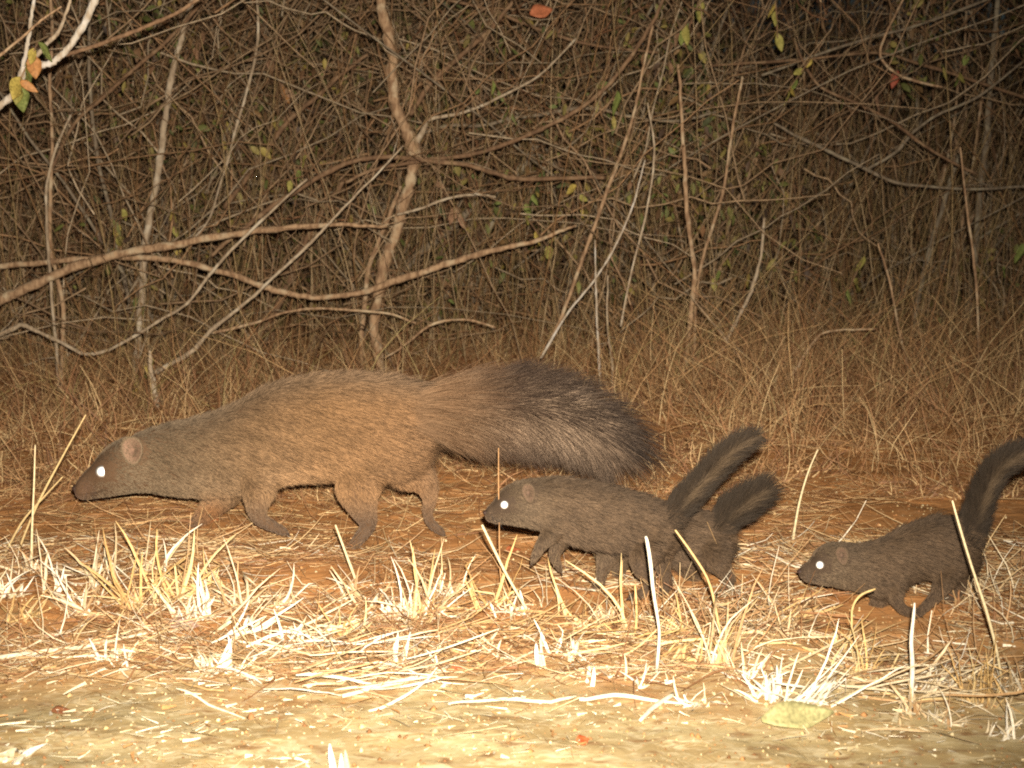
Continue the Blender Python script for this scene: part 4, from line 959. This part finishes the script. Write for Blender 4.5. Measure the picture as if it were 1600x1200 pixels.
animal('mongoose_pup', 'last pup of the line, dark grey brown, bounding alone at the right', 1.975,
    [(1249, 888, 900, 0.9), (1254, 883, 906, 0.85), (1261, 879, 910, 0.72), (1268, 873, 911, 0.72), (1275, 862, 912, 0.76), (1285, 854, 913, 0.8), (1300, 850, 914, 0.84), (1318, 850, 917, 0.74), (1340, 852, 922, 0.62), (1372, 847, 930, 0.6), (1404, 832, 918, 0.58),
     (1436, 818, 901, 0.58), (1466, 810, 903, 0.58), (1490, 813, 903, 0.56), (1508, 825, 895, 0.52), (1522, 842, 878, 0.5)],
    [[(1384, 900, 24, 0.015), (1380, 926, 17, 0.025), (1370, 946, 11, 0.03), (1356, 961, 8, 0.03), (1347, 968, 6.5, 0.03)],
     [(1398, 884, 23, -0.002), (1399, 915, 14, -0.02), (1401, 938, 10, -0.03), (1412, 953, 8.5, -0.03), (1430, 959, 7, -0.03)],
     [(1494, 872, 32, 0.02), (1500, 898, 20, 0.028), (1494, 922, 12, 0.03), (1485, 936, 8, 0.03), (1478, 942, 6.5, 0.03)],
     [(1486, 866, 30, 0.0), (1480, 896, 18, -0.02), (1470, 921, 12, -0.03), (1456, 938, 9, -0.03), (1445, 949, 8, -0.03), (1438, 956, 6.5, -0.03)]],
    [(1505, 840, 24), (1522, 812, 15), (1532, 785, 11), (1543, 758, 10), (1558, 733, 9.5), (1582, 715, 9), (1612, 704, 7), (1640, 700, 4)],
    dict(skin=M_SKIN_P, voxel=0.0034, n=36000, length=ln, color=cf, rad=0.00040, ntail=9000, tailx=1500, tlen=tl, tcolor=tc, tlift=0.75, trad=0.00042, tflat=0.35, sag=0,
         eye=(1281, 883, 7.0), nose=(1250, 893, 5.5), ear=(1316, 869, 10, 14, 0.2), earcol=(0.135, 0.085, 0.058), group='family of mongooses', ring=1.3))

# ------------------------------------------------------------------ grass tufts, stalks and leaves in front
def tuft(label, px, py, h, n, lean=0.0, spread=0.5, col=PALEC, w=(2.2, 5.0), name='grass_tuft', cat='grass tuft', hv=(0.22, 1.08), bend=0.4, stub=0.0, flatten=0.0, stiff=False):
    Y = YG(py); g0 = P(px, py, Y); z = float(gh(g0[0], g0[1]))
    root = empty(name, (g0[0], g0[1], z))
    s = Y / F
    for k in range(int(n * 1.5) if n > 6 else n):
        L = h * s * rng.uniform(*hv) * (0.35 if rng.uniform() < stub else 1)
        a = lean + rng.normal(0, spread); dy = rng.normal(0, 0.3 + flatten)
        d = unit(np.array([math.sin(a), dy, max(0.05, math.cos(a))]))
        st = np.array([g0[0] + rng.normal(0, 0.006 + 0.010 * (n > 6)) , g0[1] + rng.normal(0, 0.010), z - 0.002])
        npt = 7
        p = curved(st[None], d[None], np.array([L]), npt, 0.05 if stiff else bend, rng, 0.02)
        if not stiff and rng.uniform() < 0.38:          # snapped blade
            kb_ = rng.integers(2, 5); az_ = rng.uniform(0, 6.28); dn = unit(np.array([math.cos(az_), 0.6 * math.sin(az_), rng.uniform(-0.9, 0.3)]))
            for kk_ in range(kb_ + 1, npt): p[0, kk_] = p[0, kk_ - 1] + dn * L / (npt - 1)
        if not stiff: p[0, :, 2] -= 0.10 * L * np.linspace(0, 1, npt) ** 2 * rng.uniform(0, 1.5)
        p[..., 2] = np.maximum(p[..., 2], gh(p[..., 0], p[..., 1]) + 0.002)
        ww = rng.uniform(*w) * s * np.array([0.8, 1, 1, .92, .8, .6, .15])[None]
        Vv, Fq, kk = ribbons(p, ww, rng, fold=0.22, side=np.array([[1.0, 0.3, 0.1]]) + rng.normal(0, 0.35, (1, 3)))
        mesh('blade', Vv, Fq, M_STRAW, root, tint=pick(col, 1, rng, 0.12)[0])
    return tag(root, label, cat, 'grass tufts in the foreground' if name == 'grass_tuft' else None)
WH = [(0.78, 0.74, 0.64), (0.74, 0.69, 0.56), (0.66, 0.56, 0.38)]
GO = [(0.60, 0.42, 0.18), (0.52, 0.34, 0.14), (0.64, 0.50, 0.26)]
tuft('bright clump of cut grass at the left edge', 6, 940, 70, 16, 0.2, 0.6, WH)
tuft('small tuft at the foot of the tall stalk by the left edge', 50, 905, 60, 9, 0, 0.8, PALEC)
tuft('tuft with one white bent blade below the large mongoose nose', 92, 935, 120, 7, 0.05, 0.25, WH)
tuft('spread tuft with one upright white blade, left foreground', 160, 925, 115, 10, 0, 0.45, PALEC)
tuft('leaning tuft of crossing golden stalks, left foreground', 215, 960, 150, 15, -0.35, 0.35, GO, (2.5, 5.5))
tuft('golden fan of stalks beneath the mongoose forelegs', 262, 945, 150, 14, 0.1, 0.5, GO)
tuft('glaring white stubble clump under the mongoose chest', 300, 968, 85, 22, 0.05, 0.28, WH, (3, 6), stub=0.3)
tuft('wide white stalks leaning right beneath the mongoose belly', 350, 992, 165, 12, 0.75, 0.22, WH, (3, 6.5))
tuft('thin upright stalks beneath the mongoose belly', 375, 950, 130, 10, 0.1, 0.35, PALEC)
tuft('starburst of white stubble left of the lying straw heap', 345, 1040, 70, 26, 0, 1.0, WH, (3.5, 7), flatten=0.4)
tuft('white tangle of stubble right of the starburst', 470, 1000, 80, 20, 0.3, 1.0, WH)
tuft('low golden tuft under the mongoose hind foot', 560, 935, 90, 12, 0, 0.8, PALEC)
tuft('dense upright straw tuft between large mongoose and leaping pup', 655, 965, 140, 26, 0.05, 0.32, GO + PALEC)
tuft('small white spiky clump left of the dense upright tuft', 612, 958, 70, 16, 0, 0.5, WH)
tuft('broad white stub in front of the dense upright tuft', 624, 1022, 62, 4, 0.05, 0.1, WH, (6, 10), stiff=True)
tuft('tiny bright sprout in the bare soil below the dense tuft', 680, 1032, 30, 5, 0, 0.3, WH, (3, 6))
tuft('star shaped dry sprig on the bare soil, centre', 714, 1030, 60, 7, 0, 0.9, GO)
tuft('crossed long golden blades in front of the leaping pup nose', 770, 948, 130, 7, 0.0, 0.35, GO, (3, 5))
tuft('fan of short white blades below the leaping pup chin', 800, 955, 60, 14, -0.3, 0.7, WH)
tuft('stubby white stump of grass left of the twin stubs', 846, 1040, 62, 5, -0.05, 0.15, WH, (4, 8), stiff=True)
tuft('white stubs with crossing straws, centre right', 885, 1022, 75, 12, 0.2, 0.4, WH)
tuft('single squat white stub standing alone on red soil', 919, 1062, 50, 3, 0.05, 0.08, WH, (6, 9), stiff=True)
tuft('low pale tuft under the leaping pup belly', 955, 960, 60, 12, 0.1, 0.6, PALEC)
tuft('tall golden V of two blades in front of the leaping pup', 978, 990, 135, 5, -0.1, 0.35, GO, (3, 5), hv=(0.8, 1.1))
tuft('small white star of stubble near the tall white stalk', 996, 1062, 50, 8, 0, 0.7, WH)
tuft('tuft of fine stalks rising before the half hidden pup', 1122, 1040, 200, 14, 0.0, 0.16, GO + PALEC, (2.5, 5))
tuft('untidy golden tuft under the half hidden pup', 1060, 985, 70, 14, 0, 0.9, GO)
tuft('bright stubble clump left of the yellow leaf', 1200, 1085, 80, 20, -0.1, 0.6, WH, (3, 7))
tuft('fan of white stalks leaning right above the yellow leaf', 1262, 1095, 185, 16, 0.62, 0.22, WH, (2.5, 5.5))
tuft('golden tuft with curved stalks below the last pup chin', 1300, 1010, 130, 12, 0.6, 0.4, GO)
tuft('fan of broad white stalks leaning right below the last pup', 1445, 1062, 135, 15, 0.55, 0.25, WH, (3, 6))
tuft('pale clump around the white upright post like stalk', 1428, 1110, 90, 12, 0, 0.4, PALEC)
tuft('fine golden tuft near the right edge', 1530, 1085, 170, 20, 0.1, 0.38, GO, (2, 4))
tuft('thin spreading tuft at the right edge', 1590, 1075, 110, 14, -0.2, 0.6, PALEC)
tuft('small spread tuft left of the bright stubble clump', 1085, 1095, 60, 10, 0.2, 0.9, WH)
tuft('single white stake like stub at the bottom edge', 532, 1225, 90, 3, 0, 0.05, WH, (10, 15), stiff=True, hv=(0.75, 1.0))
tuft('flat white rosette of broad blades in the bottom left corner', 20, 1190, 55, 7, 0.4, 1.0, WH, (10, 18), flatten=0.5)
for lb, x_, y_, h_, n_, ln_, sp_, cl_ in [
    ('short messy golden tuft right beside the left edge clump', 30, 975, 90, 14, 0.4, 0.6, GO), ('pale tuft behind the spread tuft, lower left', 130, 965, 95, 12, -0.2, 0.6, PALEC),
    ('white tipped stubble at the end of the long white straw', 180, 1035, 70, 14, -0.4, 0.7, WH), ('small pale tuft between golden fan and glaring clump', 240, 905, 80, 9, 0.2, 0.5, PALEC),
    ('thin golden tuft right of the glaring clump', 330, 925, 100, 10, -0.2, 0.5, GO), ('short white tuft under the mongoose hindquarters', 430, 945, 75, 12, 0.5, 0.7, PALEC),
    ('golden tuft left of the small spiky clump', 530, 985, 90, 14, 0.5, 0.6, GO), ('spiky tuft right of the dense upright tuft', 700, 925, 95, 12, -0.2, 0.4, PALEC),
    ('low pale tuft before the crossed golden blades', 760, 1010, 50, 10, 0, 0.9, PALEC), ('golden tuft behind the white stubs', 905, 960, 80, 10, -0.3, 0.6, GO),
    ('fallen fan of golden blades by the tall white stalk', 1045, 1030, 80, 14, 0.8, 0.6, GO), ('white low tuft right of the fine stalks', 1165, 1055, 70, 14, 0.1, 0.8, WH),
    ('golden tuft between yellow leaf fan and last pup', 1345, 1045, 110, 14, 0.3, 0.5, GO), ('tangled pale tuft right of the post like stalk', 1480, 1115, 90, 14, 0.2, 0.8, PALEC),
    ('white broken tuft at the lower right edge', 1560, 1140, 80, 12, 0.3, 0.7, WH), ('pale tuft above the long golden arched straw', 1235, 1000, 90, 12, -0.1, 0.5, PALEC)]:
    tuft(lb, x_, y_, h_, n_, ln_, sp_, cl_, (2, 4.5), bend=0.5)
def stalk(label, rows, mat=M_STRAW, col=(0.68, 0.58, 0.36), Y=None, dia=True):
    """upright or lying stalk: rows (px, py, width px); base is the last row"""
    Yb = YG(rows[-1][1]) if Y is None else Y
    A = smooth_path(np.array(rows, float), 14)
    pts = np.array([P(a[0], a[1], Yb + (0.0)) for a in A])
    Vv, fs = tubes(pts[None], (A[:, 2] / 2 * Yb / F)[None], 6, 0.08, rng)
    root = mesh('grass_stalk', Vv, fs, mat, tint=np.array(col))
    return tag(root, label, 'grass stalk', 'single dry stalks')
stalk('tall thin stalk standing at the left before the mongoose nose', [(55, 695, 2), (53, 760, 3), (50, 830, 4), (49, 905, 5)])
stalk('leaning thin stalk with tip above the mongoose nose', [(134, 648, 2), (105, 700, 3), (70, 765, 4), (48, 812, 4), (25, 870, 4)], col=(0.6, 0.45, 0.22))
stalk('short stalk leaning toward the mongoose nose from the left edge', [(98, 745, 2), (70, 775, 3), (35, 815, 4), (5, 870, 4)], col=(0.6, 0.45, 0.22))
stalk('glaring white straight stalk in front of the half hidden pup', [(1009, 838, 3.5), (1012, 850, 6), (1017, 885, 6.5), (1021, 925, 6), (1029, 975, 5), (1030, 1000, 5.5), (1026, 1050, 7)], col=(0.76, 0.72, 0.6))
stalk('white upright stalk pair standing under the last pup', [(1429, 942, 2.5), (1428, 960, 5), (1424, 1000, 6.5), (1426, 1045, 8), (1423, 1105, 8)], col=(0.76, 0.72, 0.6))
stalk('long thin stalk crossing the last pup rump', [(1488, 782, 3), (1503, 835, 4), (1520, 890, 4), (1540, 950, 5), (1556, 1010, 5), (1565, 1060, 5)])
stalk('thin reddish stalk before the leaping pup eye', [(779, 700, 1.5), (779, 760, 2), (780, 815, 2), (781, 880, 3), (785, 935, 3)], col=(0.42, 0.24, 0.11))
stalk('pale stalk leaning across below the leaping pup chin', [(753, 820, 4), (775, 865, 5), (790, 895, 5), (810, 930, 5), (828, 960, 6)])
stalk('pale leaning stalk crossing the mongoose hind foot', [(524, 820, 3), (535, 850, 4), (548, 885, 5), (558, 912, 5)])
stalk('thin stalk standing in the grass between the pups', [(1278, 702, 2), (1262, 740, 3), (1248, 790, 4), (1238, 850, 5)])
stalk('yellow stalk bent into an arc before the last pup forefoot', [(1368, 920, 3), (1345, 930, 4), (1332, 950, 4), (1330, 985, 4), (1318, 1020, 4)], col=(0.62, 0.45, 0.2))
stalk('thin leaning stalk across the half hidden pup thigh', [(1055, 828, 3), (1085, 870, 4), (1108, 910, 4), (1120, 960, 5), (1128, 1010, 5)], col=(0.6, 0.43, 0.2))
def lying(label, rows, col=(0.7, 0.62, 0.45)):
    A = smooth_path(np.array(rows, float), 12); pts = []
    for a in A:
        Yb = YG(a[1]); q = P(a[0], a[1], Yb); q[2] = float(gh(q[0], q[1])) + 0.004 + a[2] / 2 * Yb / F; pts.append(q)
    pts = np.array(pts); Vv, fs = tubes(pts[None], (A[:, 2] / 2 * pts[:, 1] / F)[None], 6, 0.1, rng)
    return tag(mesh('straw', Vv, fs, M_STRAW, tint=np.array(col)), label, 'straw', 'long straws lying on the ground')
lying('long white straw lying across the left foreground', [(-20, 1034, 9), (60, 1027, 9), (140, 1018, 7), (230, 1000, 5), (300, 985, 4)])
lying('brown stalk lying diagonally right of the long white straw', [(185, 1000, 5), (230, 1035, 6), (300, 1070, 5), (350, 1080, 4)], (0.45, 0.30, 0.14))
lying('thick white straw in the heap beside the dense tuft', [(535, 1092, 7), (590, 1075, 9), (650, 1062, 9), (700, 1040, 6)], (0.75, 0.68, 0.52))
lying('white straw lying level, centre foreground', [(700, 1100, 4), (780, 1096, 6), (850, 1098, 7), (900, 1090, 5)])
lying('white straw lying level below the tall white stalk', [(905, 1096, 7), (955, 1090, 8), (1010, 1094, 7), (1065, 1100, 4)], (0.75, 0.7, 0.55))
lying('pale broken straw slanting beside the small spread tuft', [(1000, 1128, 6), (1025, 1105, 9), (1052, 1086, 8)], (0.75, 0.7, 0.55))
lying('long golden straw arching over the bright stubble clump', [(1180, 1010, 4), (1230, 1008, 5), (1290, 1030, 6), (1360, 1065, 7), (1420, 1085, 7), (1500, 1080, 5)], (0.62, 0.48, 0.24))
lying('brown straw lying on the soil behind the twin stubs', [(700, 985, 5), (760, 972, 5), (830, 975, 5), (890, 995, 4)], (0.5, 0.32, 0.14))
lying('grey stick crossing the straw heap, lower middle', [(430, 1000, 5), (500, 1030, 6), (570, 1075, 6), (610, 1095, 5)], (0.35, 0.24, 0.13))
# heap of lying straw
def heap(label, px, py, w, hgt, n, col):
    Y = YG(py); c = P(px, py, Y); z = float(gh(c[0], c[1])); root = empty('straw_heap', (c[0], c[1], z)); s = Y / F
    for k in range(n):
        x0 = c[0] + rng.uniform(-0.5, 0.5) * w * s; y0 = c[1] + rng.normal(0, 0.05); L = rng.uniform(0.25, 0.7) * w * s
        a = rng.normal(0.25, 0.35) * rng.choice([-1, 1]); d = unit(np.array([[math.cos(a), math.sin(a), rng.uniform(0, 0.25)]]))
        p = curved(np.array([[x0 - L / 2 * math.cos(a), y0, z + rng.uniform(0, hgt)]]), d, np.array([L]), 7, 0.3, rng, 0.02)
        p[..., 2] = np.maximum(p[..., 2], gh(p[..., 0], p[..., 1]) + 0.002)
        Vv, Fq, _ = ribbons(p, rng.uniform(2, 5) * s * np.array([.6, 1, 1, 1, .9, .7, .3])[None], rng, 0.2)
        mesh('straw', Vv, Fq, M_STRAW, root, tint=pick(col, 1, rng, 0.15)[0])
    return tag(root, label, 'straw heap', 'heaps of lying straw')
heap('glaring heap of white straws lying left of the centre stubs', 600, 1070, 260, 0.03, 40, WH + PALEC)
heap('tangled heap of straws under the mongoose belly', 480, 1020, 240, 0.03, 36, PALEC + WH)
heap('arched brown straws lying on soil right of the dense tuft', 790, 985, 240, 0.025, 26, [(0.42, 0.25, 0.11), (0.55, 0.38, 0.18)])
heap('straw heap spreading below the last pup', 1400, 1075, 280, 0.03, 40, PALEC)
heap('golden tangle between the two groups of pups', 1210, 960, 200, 0.03, 34, GO + STRAWC)
heap('pale tangle in front of the half hidden pup', 1010, 1015, 180, 0.02, 24, GO)
single_leaf('large pale yellow leaf lying flat near the lower right', 1190, 1128, YG(1128), 128, (0.36, 0.34, 0.16), (0.75, -0.10, 0.12), 0.42, 0.012, 0.12)
single_leaf('grey pink leaf lying in the straw under the mongoose chest', 262, 985, YG(985), 52, (0.36, 0.24, 0.19), (0.5, 0, 0.0), 0.55, 0.010, 0.1)
single_leaf('small red leaf fragment on the sand, bottom centre', 900, 1165, YG(1165), 26, (0.42, 0.09, 0.03), (0.7, 0, 0.5), 0.8, 0.005, 0.1)
single_leaf('brown leaf flake on the sand, lower left', 80, 1112, YG(1112), 30, (0.22, 0.09, 0.04), (0.3, 0, 0.3), 0.7, 0.003, 0.1)
single_leaf('red brown leaf on the soil beneath the leaping pup nose', 790, 848, YG(848), 26, (0.34, 0.10, 0.04), (0.5, 0, 0.3), 0.7, 0.004, 0.1)
single_leaf('red brown leaf on the soil below the dense tuft', 705, 1040, YG(1040), 22, (0.38, 0.10, 0.04), (0.4, 0, 0.1), 0.6, 0.004, 0.1)
single_leaf('red brown leaf on the soil behind the lifted mongoose forepaw', 320, 824, YG(824), 30, (0.36, 0.12, 0.04), (0.5, 0, 0.2), 0.6, 0.004, 0.1)
